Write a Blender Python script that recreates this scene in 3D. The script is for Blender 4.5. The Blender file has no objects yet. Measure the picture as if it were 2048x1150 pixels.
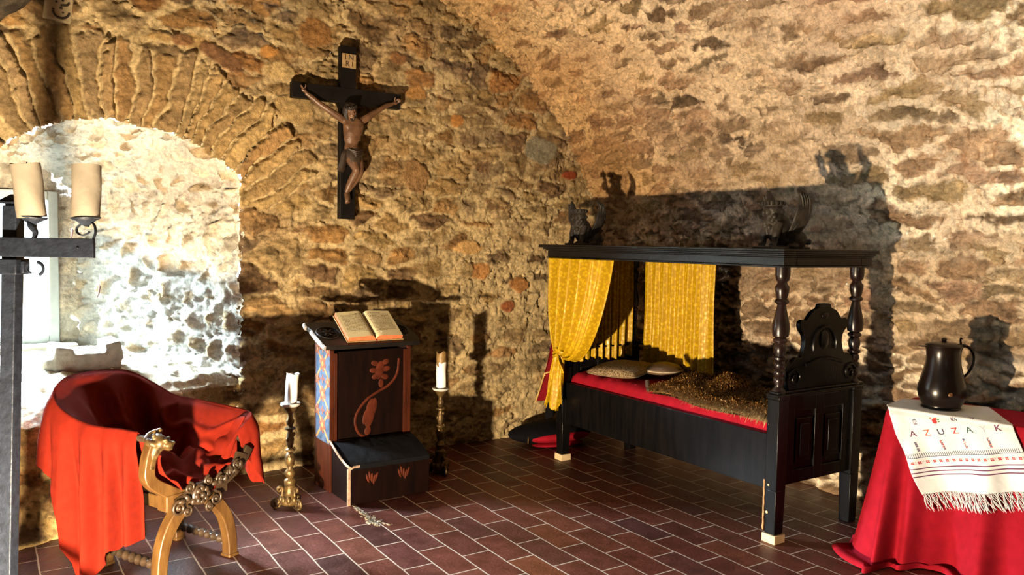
import bpy, math, random
import numpy as np
from mathutils import Vector, Matrix
random.seed(7)
SC = bpy.context.scene
COL = SC.collection
PI = math.pi

# ------------------------------------------------------------------ noise
def h2(ix, iy, seed=0):
    ix = (np.asarray(ix).astype(np.int64) & 0xffffffff).astype(np.uint64)
    iy = (np.asarray(iy).astype(np.int64) & 0xffffffff).astype(np.uint64)
    M = np.uint64(0xffffffff)
    h = (ix * np.uint64(374761393) + iy * np.uint64(668265263) + np.uint64(seed * 974711 + 12345)) & M
    h = ((h ^ (h >> np.uint64(13))) * np.uint64(1274126177)) & M
    h = ((h ^ (h >> np.uint64(16))) * np.uint64(2246822519)) & M
    h = h ^ (h >> np.uint64(15))
    return h.astype(np.float64) / 4294967296.0

def vn(x, y, seed=0):
    x = np.asarray(x, float); y = np.asarray(y, float)
    ix = np.floor(x); iy = np.floor(y)
    fx = x - ix; fy = y - iy
    fx = fx*fx*fx*(fx*(fx*6-15)+10); fy = fy*fy*fy*(fy*(fy*6-15)+10)
    a = h2(ix, iy, seed); b = h2(ix+1, iy, seed); c = h2(ix, iy+1, seed); d = h2(ix+1, iy+1, seed)
    return (a*(1-fx)+b*fx)*(1-fy) + (c*(1-fx)+d*fx)*fy

def fbm(x, y, octv=4, seed=0, gain=.5):
    s = 0; a = 1; t = 0
    for k in range(octv):
        s = s + a*(vn(x, y, seed+k*17)*2-1); t += a
        x = x*2.03+3.1; y = y*2.01+7.7; a *= gain
    return s/t

def sm(x, a, b):
    t = np.clip((x-a)/(b-a), 0, 1)
    return t*t*(3-2*t)

def voro(x, y, seed=0, jx=.9, jy=.9):
    """nearest cell: distance to the edge, two random numbers of the cell and the offset to its centre"""
    ix = np.floor(x); iy = np.floor(y)
    best = np.full(x.shape, 1e9); bx = np.zeros(x.shape); by = np.zeros(x.shape); ci = np.zeros(x.shape); cj = np.zeros(x.shape)
    for di in (-1, 0, 1):
        for dj in (-1, 0, 1):
            gx = ix+di; gy = iy+dj
            px = gx+.5+(h2(gx, gy, seed)-.5)*jx - x
            py = gy+.5+(h2(gx, gy, seed+5)-.5)*jy - y
            d = px*px+py*py
            m = d < best
            best = np.where(m, d, best); bx = np.where(m, px, bx); by = np.where(m, py, by)
            ci = np.where(m, gx, ci); cj = np.where(m, gy, cj)
    e = np.full(x.shape, 1e9)
    for di in (-2, -1, 0, 1, 2):
        for dj in (-2, -1, 0, 1, 2):
            gx = ci+di; gy = cj+dj
            px = gx+.5+(h2(gx, gy, seed)-.5)*jx - x
            py = gy+.5+(h2(gx, gy, seed+5)-.5)*jy - y
            dx = px-bx; dy = py-by
            l = np.sqrt(dx*dx+dy*dy)
            ok = l > 1e-6
            v = np.where(ok, ((px+bx)*.5*dx+(py+by)*.5*dy)/np.where(ok, l, 1), 1e9)
            e = np.minimum(e, v)
    return e, h2(ci, cj, seed+11), h2(ci, cj, seed+23), bx, by

def lerp3(a, b, t):
    return a*(1-t[..., None])+b*t[..., None]

def palette(r, cols):
    cols = np.array(cols, float); n = len(cols)
    i = np.clip((r*n).astype(int), 0, n-1)
    return cols[i]

# ------------------------------------------------------------------ materials
def nodes_of(name):
    m = bpy.data.materials.new(name); m.use_nodes = True
    nt = m.node_tree
    return m, nt, nt.nodes['Principled BSDF']

def mat(name, col, rough=.6, metal=0, var=.25, scale=20, bump=.0, bscale=80, col2=None, stretch=(1, 1, 1), sheen=0, coat=0, spec=None, det=5):
    m, nt, p = nodes_of(name)
    N = nt.nodes; L = nt.links
    tc = N.new('ShaderNodeTexCoord'); mp = N.new('ShaderNodeMapping'); mp.inputs['Scale'].default_value = stretch
    L.new(tc.outputs['Object'], mp.inputs['Vector'])
    nz = N.new('ShaderNodeTexNoise'); nz.inputs['Scale'].default_value = scale; nz.inputs['Detail'].default_value = det
    L.new(mp.outputs[0], nz.inputs['Vector'])
    cr = N.new('ShaderNodeValToRGB')
    c1 = tuple(c*(1-var) for c in col) if col2 is None else col
    c2 = tuple(min(1, c*(1+var)) for c in col) if col2 is None else col2
    cr.color_ramp.elements[0].position = .32; cr.color_ramp.elements[1].position = .68
    cr.color_ramp.elements[0].color = (*c1, 1); cr.color_ramp.elements[1].color = (*c2, 1)
    L.new(nz.outputs['Fac'], cr.inputs[0]); L.new(cr.outputs[0], p.inputs['Base Color'])
    p.inputs['Roughness'].default_value = rough; p.inputs['Metallic'].default_value = metal
    if sheen:
        p.inputs['Sheen Weight'].default_value = sheen; p.inputs['Sheen Roughness'].default_value = .4
    if coat: p.inputs['Coat Weight'].default_value = coat
    if spec is not None: p.inputs['Specular IOR Level'].default_value = spec
    if bump:
        n2 = N.new('ShaderNodeTexNoise'); n2.inputs['Scale'].default_value = bscale; n2.inputs['Detail'].default_value = 4
        L.new(mp.outputs[0], n2.inputs['Vector'])
        b = N.new('ShaderNodeBump'); b.inputs['Strength'].default_value = bump; b.inputs['Distance'].default_value = .01
        L.new(n2.outputs['Fac'], b.inputs['Height']); L.new(b.outputs[0], p.inputs['Normal'])
    return m

def stone_mat(name, rough=.9, bump=.9):
    m, nt, p = nodes_of(name)
    N = nt.nodes; L = nt.links
    at = N.new('ShaderNodeAttribute'); at.attribute_name = 'stone'
    tc = N.new('ShaderNodeTexCoord')
    nz = N.new('ShaderNodeTexNoise'); nz.inputs['Scale'].default_value = 45; nz.inputs['Detail'].default_value = 8; nz.inputs['Roughness'].default_value = .65
    L.new(tc.outputs['Object'], nz.inputs['Vector'])
    mr = N.new('ShaderNodeMapRange'); mr.inputs[1].default_value = .3; mr.inputs[2].default_value = .7; mr.inputs[3].default_value = .58; mr.inputs[4].default_value = 1.34
    L.new(nz.outputs['Fac'], mr.inputs[0])
    mx = N.new('ShaderNodeMix'); mx.data_type = 'RGBA'; mx.blend_type = 'MULTIPLY'; mx.inputs[0].default_value = 1
    L.new(at.outputs['Color'], mx.inputs[6]); L.new(mr.outputs[0], mx.inputs[7])
    L.new(mx.outputs[2], p.inputs['Base Color'])
    p.inputs['Roughness'].default_value = rough; p.inputs['Specular IOR Level'].default_value = .2
    n2 = N.new('ShaderNodeTexNoise'); n2.inputs['Scale'].default_value = 48; n2.inputs['Detail'].default_value = 9; n2.inputs['Roughness'].default_value = .7
    L.new(tc.outputs['Object'], n2.inputs['Vector'])
    b = N.new('ShaderNodeBump'); b.inputs['Strength'].default_value = bump; b.inputs['Distance'].default_value = .018
    L.new(n2.outputs['Fac'], b.inputs['Height']); L.new(b.outputs[0], p.inputs['Normal'])
    return m

# ------------------------------------------------------------------ mesh builder
def rotm(rx=0, ry=0, rz=0):
    return Matrix.Rotation(rz, 3, 'Z') @ Matrix.Rotation(ry, 3, 'Y') @ Matrix.Rotation(rx, 3, 'X')

class MB:
    def __init__(s): s.v = []; s.f = []
    def add(s, vs, fs):
        o = len(s.v); s.v += [tuple(v) for v in vs]; s.f += [tuple(o+i for i in f) for f in fs]; return s
    def box(s, a, b, rot=None, taper=1.0):
        """box between corners a and b; rot turns it about its centre; taper scales its lower end"""
        c = Vector([(a[i]+b[i])/2 for i in range(3)]); h = [abs(b[i]-a[i])/2 for i in range(3)]
        vs = []
        for z in (-1, 1):
            k = taper if z < 0 else 1
            for x, y in ((-1, -1), (1, -1), (1, 1), (-1, 1)):
                p = Vector((x*h[0]*k, y*h[1]*k, z*h[2]))
                vs.append(c + (rot @ p if rot else p))
        return s.add(vs, [(3, 2, 1, 0), (4, 5, 6, 7), (0, 1, 5, 4), (1, 2, 6, 5), (2, 3, 7, 6), (3, 0, 4, 7)])
    def rings(s, rs, cap=True, closed=False):
        n = len(rs[0]); vs = [p for r in rs for p in r]; fs = []
        m = len(rs)
        for i in range(m if closed else m-1):
            for j in range(n):
                a = i*n+j; b = i*n+(j+1) % n; c = ((i+1) % m)*n+(j+1) % n; d = ((i+1) % m)*n+j
                fs.append((a, b, c, d))
        if cap and not closed:
            fs.append(tuple(range(n-1, -1, -1))); fs.append(tuple((m-1)*n+j for j in range(n)))
        return s.add(vs, fs)
    def lathe(s, prof, c=(0, 0, 0), n=24, rot=None, jig=0):
        rs = []
        for r, z in prof:
            ring = []
            for k in range(n):
                a = 2*PI*k/n; q = Vector((r*math.cos(a), r*math.sin(a), z))
                if rot: q = rot @ q
                ring.append(Vector(c)+q)
            rs.append(ring)
        return s.rings(rs)
    def tube(s, pts, rad, n=8, flat=1.0, up=None):
        pts = [Vector(p) for p in pts]; m = len(pts)
        if not hasattr(rad, '__len__'): rad = [rad]*m
        rs = []; pu = None
        for i, p in enumerate(pts):
            t = (pts[min(i+1, m-1)]-pts[max(i-1, 0)])
            t = t.normalized() if t.length > 1e-9 else Vector((0, 0, 1))
            if pu is None:
                pu = Vector(up) if up else (Vector((0, 0, 1)) if abs(t.z) < .9 else Vector((1, 0, 0)))
            u = pu - t*pu.dot(t)
            if u.length < 1e-6: u = t.orthogonal()
            u.normalize(); w = t.cross(u); pu = u
            rs.append([p + (u*math.cos(2*PI*k/n)*rad[i] + w*math.sin(2*PI*k/n)*rad[i]*flat) for k in range(n)])
        return s.rings(rs)
    def ell(s, c, r, rot=None, n=16, m=10):
        rs = []
        for i in range(m+1):
            t = -PI/2+PI*i/m
            t = max(-PI/2+.02, min(PI/2-.02, t))
            ring = []
            for k in range(n):
                a = 2*PI*k/n
                q = Vector((r[0]*math.cos(t)*math.cos(a), r[1]*math.cos(t)*math.sin(a), r[2]*math.sin(t)))
                if rot: q = rot @ q
                ring.append(Vector(c)+q)
            rs.append(ring)
        return s.rings(rs)
    def prism(s, poly, d0, d1, axis='y'):
        """2-D outline extruded between d0 and d1 along an axis (outline in the other two, in order)"""
        def mk(p, d):
            return {'y': (p[0], d, p[1]), 'x': (d, p[0], p[1]), 'z': (p[0], p[1], d)}[axis]
        n = len(poly)
        vs = [mk(p, d0) for p in poly]+[mk(p, d1) for p in poly]
        fs = [tuple(range(n)), tuple(range(2*n-1, n-1, -1))]+[(i, n+i, n+(i+1) % n, (i+1) % n) for i in range(n)]
        return s.add(vs, fs)
    def ribbon(s, pts, w, d0, d1, axis='y'):
        """a 2-D curve thickened by w (number or list) and extruded"""
        pts = [Vector(p) for p in pts]; m = len(pts)
        if not hasattr(w, '__len__'): w = [w]*m
        A = []; B = []
        for i, p in enumerate(pts):
            t = (pts[min(i+1, m-1)]-pts[max(i-1, 0)]).normalized(); nn = Vector((-t.y, t.x))
            A.append(p+nn*w[i]/2); B.append(p-nn*w[i]/2)
        def mk(p, d): return {'y': (p[0], d, p[1]), 'x': (d, p[0], p[1])}[axis]
        return s.rings([[mk(A[i], d0), mk(B[i], d0), mk(B[i], d1), mk(A[i], d1)] for i in range(m)])
    def grid(s, G, wrap=False):
        G = np.asarray(G); m, n = G.shape[:2]
        fs = [(i*n+j, i*n+(j+1) % n, (i+1)*n+(j+1) % n, (i+1)*n+j) for i in range(m-1) for j in range(n if wrap else n-1)]
        return s.add([tuple(q) for q in G.reshape(-1, 3)], fs)
    def build(s, name, material, parent=None, smooth=40, bevel=0, solid=0, remesh=0, sub=0, smod=0, off=0):
        me = bpy.data.meshes.new(name); me.from_pydata(s.v, [], s.f); me.update()
        o = bpy.data.objects.new(name, me); COL.objects.link(o)
        if material: me.materials.append(material)
        return finish(o, parent, smooth, bevel, solid, remesh, sub, smod, off)

def finish(o, parent=None, smooth=40, bevel=0, solid=0, remesh=0, sub=0, smod=0, off=0):
    me = o.data
    import bmesh
    if not remesh:
        b = bmesh.new(); b.from_mesh(me); bmesh.ops.recalc_face_normals(b, faces=b.faces); b.to_mesh(me); b.free()
    if smooth:
        me.polygons.foreach_set('use_smooth', [True]*len(me.polygons))
        if smooth < 180 and not remesh: me.set_sharp_from_angle(angle=math.radians(smooth))
    if remesh:
        md = o.modifiers.new('remesh', 'REMESH'); md.mode = 'VOXEL'; md.voxel_size = remesh; md.use_smooth_shade = True
        if smod:
            ms = o.modifiers.new('smooth', 'SMOOTH'); ms.factor = .5; ms.iterations = smod
    if solid:
        md = o.modifiers.new('solid', 'SOLIDIFY'); md.thickness = solid; md.offset = off
    if bevel:
        md = o.modifiers.new('bevel', 'BEVEL'); md.width = bevel; md.segments = 2; md.limit_method = 'ANGLE'; md.angle_limit = math.radians(50)
    if sub:
        md = o.modifiers.new('sub', 'SUBSURF'); md.levels = sub; md.render_levels = sub
    if parent: o.parent = parent
    return o

def tag(o, label, cat, group=None):
    o['label'] = label; o['category'] = cat
    if group: o['group'] = group
    return o
def thing(name, label, cat, loc=(0, 0, 0), rotz=0, group=None):
    o = bpy.data.objects.new(name, None); COL.objects.link(o); o.empty_display_size = .1
    o.location = loc; o.rotation_euler = (0, 0, rotz)
    return tag(o, label, cat, group)
def struct(o):
    o['kind'] = 'structure'; return o

def catmull(pts, n=8):
    P = [np.array(p, float) for p in pts]; P = [2*P[0]-P[1]]+P+[2*P[-1]-P[-2]]
    out = []
    for i in range(1, len(P)-2):
        for k in range(n):
            t = k/n
            out.append(.5*((2*P[i])+(-P[i-1]+P[i+1])*t+(2*P[i-1]-5*P[i]+4*P[i+1]-P[i+2])*t*t+(-P[i-1]+3*P[i]-3*P[i+1]+P[i+2])*t**3))
    out.append(P[-2]); return out

def spiral(c, r0, turns, a0, axis='y', dirn=1, n=28, r1=.15):
    """flat spiral from outer radius r0 inward; points in the plane normal to the axis"""
    out = []
    for i in range(n+1):
        t = i/n; r = r0*(1-(1-r1)*t); a = a0+dirn*turns*2*PI*t
        x = r*math.cos(a); y = r*math.sin(a)
        out.append((c[0]+x, c[1], c[2]+y) if axis == 'y' else ((c[0], c[1]+x, c[2]+y) if axis == 'x' else (c[0]+x, c[1]+y, c[2])))
    return out

def text_mesh(txt, size):
    cu = bpy.data.curves.new('lettering', 'FONT'); cu.body = txt; cu.size = size; cu.align_x = 'CENTER'; cu.align_y = 'CENTER'
    o = bpy.data.objects.new('lettering', cu); COL.objects.link(o)
    dg = bpy.context.evaluated_depsgraph_get(); dg.update()
    me = bpy.data.meshes.new_from_object(o.evaluated_get(dg))
    vs = [v.co.copy() for v in me.vertices]; fs = [tuple(p.vertices) for p in me.polygons]
    bpy.data.objects.remove(o); bpy.data.curves.remove(cu); bpy.data.meshes.remove(me)
    return vs, fs
# ------------------------------------------------------------------ the room
WY = 5.30                      # end wall
VX, VZ, VR = 1.90, .87, 2.60   # barrel vault: axis x, springing height, radius
def set_cols(o, C):
    a = o.data.color_attributes.new('stone', 'FLOAT_COLOR', 'POINT')
    C4 = np.ones((len(C), 4), np.float32); C4[:, :3] = np.clip(C, 0, 1)
    a.data.foreach_set('color', C4.ravel())
def grid_obj(name, G, C, material, keep=None):
    m, n = G.shape[:2]
    idx = np.arange(m*n).reshape(m, n)
    q = np.stack([idx[:-1, :-1], idx[:-1, 1:], idx[1:, 1:], idx[1:, :-1]], -1).reshape(-1, 4)
    V = G.reshape(-1, 3); Cc = C.reshape(-1, 3)
    if keep is not None:
        k = keep.reshape(-1); q = q[k[q].all(1)]
        used = np.zeros(m*n, bool); used[q.ravel()] = True
        mp = np.cumsum(used)-1; q = mp[q]; V = V[used]; Cc = Cc[used]
    me = bpy.data.meshes.new(name)
    me.vertices.add(len(V)); me.vertices.foreach_set('co', V.astype(np.float32).ravel())
    me.loops.add(q.size); me.loops.foreach_set('vertex_index', q.astype(np.int32).ravel())
    me.polygons.add(len(q)); me.polygons.foreach_set('loop_start', np.arange(0, q.size, 4, dtype=np.int32))
    me.update(calc_edges=True); me.validate()
    me.polygons.foreach_set('use_smooth', [True]*len(me.polygons))
    me.materials.append(material)
    o = bpy.data.objects.new(name, me); COL.objects.link(o)
    set_cols(o, Cc)
    return struct(o)

M_stone = stone_mat('rubble_stone')

def masonry(x, z, seed, cw, ch, cover=0, thr=.10, rough=1.0, pal=None, mort=None, tilt=.5, jx=.95, jy=.7, amp=.03, rag_a=.09):
    """rubble stone wall laid in mortar: relief and colour at (x, z) metres"""
    wx = fbm(x*3, z*3, 3, seed+1)*.10+fbm(x*11, z*11, 2, seed+2)*.022
    wz = fbm(x*3+9, z*3+4, 3, seed+3)*.07+fbm(x*11+9, z*11, 2, seed+4)*.02
    X = (x+wx)/cw; Z = (z+wz)/ch
    X = X + .5*(np.floor(Z) % 2)*0
    e, r1, r2, bx, by = voro(X, Z, seed+30, jx, jy)
    rag = fbm(x*26, z*26, 3, seed+6)
    ee = e+rag*rag_a
    thrv = thr+.10*fbm(x*2.2, z*2.2, 2, seed+7)+cover
    s = sm(ee, thrv, thrv+.10)
    tiltx = (r2-.5)*bx*tilt; tiltz = (r1-.5)*by*tilt*1.4
    chip = np.abs(fbm(x*9+r1*30, z*14+r2*30, 4, seed+8))
    strat = fbm(x*5, z*30+fbm(x*4, z*4, 2, seed+41)*3, 3, seed+9)
    hst = amp*(.45+.9*r1)*s*(.55+.45*sm(e, thrv, thrv+.3)) + s*(tiltx+tiltz)*amp*1.2 - s*chip*.040*rough + s*strat*.013*rough
    lump = fbm(x*7, z*7, 4, seed+10)*.020+fbm(x*24, z*24, 4, seed+12, .65)*.019*rough
    pits = -sm(fbm(x*17+5, z*17, 3, seed+13), .28, .5)*.022*rough
    ck = np.abs(fbm(x*4.5+wx*4, z*13+wz*6, 4, seed+21)); ckm = sm(fbm(x*1.9, z*1.9, 2, seed+22), -.25, .2)
    crack = -(1-sm(ck, .0, .055))*.020*ckm*rough
    h = hst+lump+pits*(1-.6*s)+crack
    cs = palette(r2, pal)
    v = fbm(x*16, z*22, 4, seed+14)[..., None]
    cs = cs*(1+.6*v+.45*strat[..., None])*(.72+.5*r1[..., None])
    cm = np.array(mort)*(1+.30*fbm(x*4, z*6, 5, seed+15)[..., None]+.22*fbm(x*30, z*30, 3, seed+16)[..., None])
    speck = sm(fbm(x*38, z*46, 3, seed+19), .22, .42)[..., None]*sm(fbm(x*3, z*3, 2, seed+20), -.3, .2)[..., None]
    cm = cm*(1-.5*speck); cs = cs*(1-.35*speck)
    grime = sm(fbm(x*1.3, z*1.3, 3, seed+18), .0, .5)[..., None]
    cm = cm*(1-.30*grime*np.array([.8, 1, 1.1]))
    return h, lerp3(cm, cs, s), s

PAL_L = [(.29, .18, .075), (.22, .130, .055), (.34, .215, .085), (.17, .10, .048), (.32, .175, .062), (.27, .185, .085), (.19, .125, .065), (.39, .26, .105), (.28, .135, .045), (.32, .22, .10), (.22, .145, .08)]
MORT_L = (.56, .415, .215)
PAL_R = [(.31, .20, .115), (.26, .165, .098), (.36, .23, .14), (.21, .14, .085), (.39, .245, .16), (.30, .215, .13), (.37, .26, .14), (.27, .19, .12)]
MORT_R = (.90, .755, .57)

PAL_D = [(.05, .035, .02), (.07, .045, .025), (.04, .028, .018)]     # unseen sides, stone darkened to cut the lamp's bounce light
MORT_D = (.10, .075, .045)

# arched window niche in the end wall
AC, AZ, AR = .65, 1.23, 1.01
NL, NR = -.07, 1.37
def arch_z(x):
    return AZ+np.sqrt(np.maximum(AR**2-(x-AC)**2, 0))
# --- end wall
xs = np.arange(-.75, 4.75, .0085); zs = np.arange(-.03, 3.62, .0085)
X, Z = np.meshgrid(xs, zs)
cover = .16*sm(X, 2.35, 3.3)*sm(2.3-Z, 0, .8)+.05*sm(1.0-Z, -.3, .5)
hA, cA, sA = masonry(X, Z, 101, .40, .175, cover, thr=.05, pal=PAL_L, mort=MORT_L)
# smaller courses high up near the vault
hB, cB, sB = masonry(X, Z, 301, .30, .125, .0, thr=.06, pal=PAL_L, mort=MORT_L)
k = sm(fbm(X*.9+3, Z*.9, 2, 77), -.1, .25)
h = hA*(1-k)+hB*k; c = lerp3(cA, cB, k)
# radial voussoirs over the niche
rr = np.sqrt((X-AC)**2+(Z-AZ)**2); th = np.arctan2(X-AC, Z-AZ)
ext = .47+.07*fbm(th*6, th*0+2, 2, 55)
rw = rr+fbm(X*6, Z*6, 3, 61)*.05
thw = th+fbm(X*5, Z*5, 3, 62)*.045
e, r1, r2, bx, by = voro((thw*AR)/.074+40, (rw-AR)/.80+.28, 63, .55, .35)
se = e+fbm(X*30, Z*30, 3, 65)*.10
s = sm(se, .06, .17)*sm(r1, .08, .12)
hv = .055*(.4+.8*r1)*s-.018*s*np.abs(fbm(X*12, Z*12, 4, 66))+fbm(X*24, Z*24, 4, 67)*.010+(r2-.5)*bx*.02
cv = (palette(r2, PAL_L)*.55+.45*np.array((.36, .245, .11)))*(1+.4*fbm(X*14, Z*14, 4, 68)[..., None])*(.95+.5*r1[..., None])
cmv = np.array(MORT_L)*1.1*(1+.22*fbm(X*14, Z*14, 4, 69)[..., None])
cvv = lerp3(cmv, cv, s)
kv = sm(rr, AR-.05, AR-.02)*(1-sm(rr, AR+ext, AR+ext+.03))*(1-sm(np.abs(th), 1.02, 1.08))
h = h*(1-kv)+hv*kv; c = lerp3(c, cvv, kv)
# a few dark red and warm stones that stand out
def blot(x0, z0, a, b, col, hh=.012, rot=0):
    global h, c
    ca, sa = math.cos(rot), math.sin(rot)
    dx = (X-x0)*ca+(Z-z0)*sa; dz = -(X-x0)*sa+(Z-z0)*ca
    d = np.sqrt((dx/a)**2+(dz/b)**2)+fbm(X*18, Z*18, 3, int(x0*100))*.28
    m = 1-sm(d, .85, 1.05)
    h = h*(1-.6*m)+m*hh; c = lerp3(c, np.array(col)*(1+.35*fbm(X*22, Z*22, 4, 91)[..., None]), m)
for b_ in [(4.03, 2.12, .085, .038, (.30, .06, .02)), (3.08, 1.51, .13, .055, (.60, .36, .14)), (3.18, 1.33, .09, .07, (.50, .24, .08)), (1.86, 2.93, .12, .10, (.30, .15, .05)),
           (1.25, 2.69, .16, .05, (.20, .10, .045), .02, -.45), (1.02, 2.76, .07, .04, (.24, .12, .05)), (2.95, 2.46, .06, .05, (.48, .22, .06)), (2.47, 2.85, .07, .045, (.25, .12, .045)),
           (3.55, 1.22, .10, .06, (.42, .19, .06)), (2.62, 2.62, .09, .05, (.46, .24, .08)), (3.72, 2.30, .16, .11, (.24, .21, .14)), (1.72, 2.42, .15, .10, (.42, .28, .12), .02), (3.45, 1.05, .07, .05, (.33, .11, .04)),
           (2.62, 2.02, .10, .13, (.30, .17, .07), .02, .2), (1.55, 2.77, .06, .04, (.55, .26, .07)), (1.62, 2.66, .10, .06, (.52, .36, .16))]:
    blot(*b_)
Y = WY-h
rg = .004+.045*np.abs(fbm(X*7, Z*13, 4, 5))
keep = ~((X > NL+rg) & (X < NR-rg) & (np.hypot(X-AC, Z-AZ)+rg < AR) | (X > NL+rg) & (X < NR-rg) & (Z < 1.85)) | (Z < .55)
G = np.stack([X, Y, Z], -1)
wall_far = grid_obj('wall_far', G, c, M_stone, keep)

# --- vault side (right wall running up into the barrel vault)
def vault_grid(ys, sv, seed, side=1, **kw):
    S, Yv = np.meshgrid(sv, ys, indexing='ij')
    a = np.maximum(S-VZ, 0)/VR
    px = np.where(S < VZ, VR, VR*np.cos(a)); pz = np.where(S < VZ, S, VZ+VR*np.sin(a))
    nx = np.where(S < VZ, 1, np.cos(a)); nz_ = np.where(S < VZ, 0, np.sin(a))
    return S, Yv, px, pz, nx, nz_
ys = np.concatenate([np.arange(-1.6, 1.2, .06), np.arange(1.2, 5.36, .0095)]); sv = np.arange(-.03, VZ+VR*1.571, .0095)
S, Yv, px, pz, nx, nz_ = vault_grid(ys, sv, 500)
X, Z = Yv, S
smooth_band = sm(Z, .95, 1.3)*(1-sm(Z, 1.75, 2.1))            # plastered courses half way up
far = sm(X, 3.2, 4.6)
blend = sm(fbm(X*1.1+7, Z*1.7, 3, 519), -.05, .35)
hA, cA, sA = masonry(X, Z, 511, .27, .080, .02, thr=.11, pal=PAL_R, mort=MORT_R, jy=.65, amp=.045, rough=1.5, rag_a=.14)
hB, cB, sB = masonry(X, Z, 611, .46, .150, -.02+.08*blend, thr=.10, pal=PAL_R, mort=MORT_R, jy=.7, amp=.042, rough=1.6, rag_a=.16)
hC, cC, sC = masonry(X, Z, 661, .34, .115, .0+.15*blend, thr=.10, pal=PAL_R, mort=(.72, .55, .375), jy=.7, amp=.042, rough=1.8, rag_a=.20)
wA = (1-sm(Z+.10*fbm(X*2, Z, 2, 671), .92, 1.08))
wB = sm(Z+.25*fbm(X, Z, 2, 672), 1.45, 1.75)*(1-sm(X+.5*fbm(X, Z, 2, 673), 2.7, 3.5))
h = hC*(1-wB)+hB*wB; c = lerp3(cC, cB, wB)
h = h*(1-wA)+hA*wA; c = lerp3(c, cA, wA)
# broad flat pinkish and brown patches of worn stone
pk = sm(fbm(X*1.1+2, Z*2.0+1, 3, 207), -.02, .30)*sm(Z, 1.9, 2.6)
c = lerp3(c, np.array((.47, .30, .20))*(1+.35*fbm(X*12, Z*20, 4, 208)[..., None]), pk*.38)
bk = sm(fbm(X*.9+20, Z*3.0+1, 3, 209), -.12, .2)*sm(Z, .95, 1.15)*(1-sm(Z, 1.42, 1.55))
c = lerp3(c, np.array((.30, .205, .125))*(1+.45*fbm(X*14, Z*24, 5, 210)[..., None]), bk*.85)
bk2 = sm(fbm(X*1.2+5, Z*2.0+8, 3, 219), -.1, .25)*sm(Z, 1.55, 1.8)*(1-sm(Z, 2.25, 2.6))*sm(X, 2.3, 3.0)
c = lerp3(c, np.array((.36, .235, .125))*(1+.45*fbm(X*9, Z*13, 5, 220)[..., None]), bk2*.45)
# towards the end wall the stone is the same ochre as there
oc = sm(X+.35*fbm(X*2, Z*2, 2, 212), 3.6, 5.1)
c = lerp3(c, c*np.array((.92, .76, .52)), oc)
rad = -h
Gx = VX+px+nx*rad; Gz = pz+nz_*rad
wall_right = grid_obj('wall_right', np.stack([Gx, Yv, Gz], -1), c, M_stone)
# --- rest of the vault and the wall behind the camera (plain, coarser)
ysc = np.arange(-1.6, 5.36, .05); svc = np.arange(-.03, VZ+VR*1.571+.05, .05)
S, Yv, px, pz, nx, nz_ = vault_grid(ysc, svc, 700)
h, c, s_ = masonry(Yv, S, 711, .30, .15, .03, pal=PAL_D, mort=MORT_D)
#LW = ((S > .85) & (S < 1.75) & (Yv > 1.35) & (Yv < 2.15))       # assumed daylight opening, left closed
wall_left = grid_obj('wall_left', np.stack([VX-px-nx*(-h), Yv, pz-nz_*h], -1), c, M_stone)
xs = np.arange(-.8, 4.7, .05); zs = np.arange(-.03, 3.6, .05)
X, Z = np.meshgrid(xs, zs)
h, c, s_ = masonry(X, Z, 811, .28, .14, .03, pal=PAL_D, mort=MORT_D)
wall_near = grid_obj('wall_near', np.stack([X, -1.55+h, Z], -1), c, M_stone)

# --- window niche: reveal and soffit from the wall face back to the window wall
BY = 6.12
def niche_profile(n):
    """front (x, z) and back (x, z) outline from bottom right, up over the arch, down to bottom left"""
    f = []; b = []
    zr, zl = float(arch_z(np.array(NR))), float(arch_z(np.array(NL)))
    for t in np.linspace(0, 1, n):
        if t < .38:
            q = t/.38; f.append((NR, .45+(zr-.45)*q)); b.append((.52, .45+(1.80-.45)*q))
        elif t < .72:
            q = (t-.38)/.34; x = NR+(NL-NR)*q; f.append((x, float(arch_z(np.array(x)))))
            xb = .52+(-.47-.52)*q; b.append((xb, 1.80+.27*math.sin(PI*min(1, q*1.05))**.8 if q < 1 else 1.8))
        else:
            q = (t-.72)/.28; f.append((NL, zl+(.45-zl)*q)); b.append((-.47, 1.80+(.45-1.80)*q))
    return np.array(f), np.array(b)
NP = 380; ND = 110
F_, B_ = niche_profile(NP)
T = np.linspace(-.012, 1, ND)
A = F_[None]*(1-T[:, None, None])+B_[None]*T[:, None, None]
Yn = WY-.0+(BY-WY)*T[:, None]*np.ones((1, NP))
per = np.concatenate([[0], np.cumsum(np.linalg.norm(np.diff(F_, axis=0), axis=1))])
PX = per[None]*np.ones((ND, 1)); PY = (T*.95)[:, None]*np.ones((1, NP))
h, c, s_ = masonry(PX, PY, 911, .17, .12, .03, pal=[(.45, .33, .20), (.66, .55, .40), (.38, .27, .16), (.72, .62, .48)], mort=(.86, .81, .70), thr=.16, amp=.045, rough=1.2)  # stone paler than the end wall, daylight glare put into its colour
d = np.gradient(F_, axis=0); nrm = np.stack([-d[:, 1], d[:, 0]], -1); nrm /= np.maximum(np.linalg.norm(nrm, axis=1), 1e-6)[:, None]
G = np.stack([A[..., 0]+nrm[None, :, 0]*h, Yn, A[..., 1]+nrm[None, :, 1]*h], -1)
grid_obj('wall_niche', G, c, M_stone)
# window wall at the back of the niche, with the window opening left out
xs = np.arange(-.75, .95, .012); zs = np.arange(.3, 2.4, .012)
X, Z = np.meshgrid(xs, zs)
h, c, s_ = masonry(X, Z, 951, .3, .2, .1, pal=[(.6, .5, .36)], mort=(.74, .66, .52))  # pale here too, window glare painted into the stone colour
keep = ~((X > -.40) & (X < .385) & (Z > .84) & (Z < 1.83))
grid_obj('wall_window_back', np.stack([X, BY-h*.5, Z], -1), c, M_stone, keep)

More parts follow.
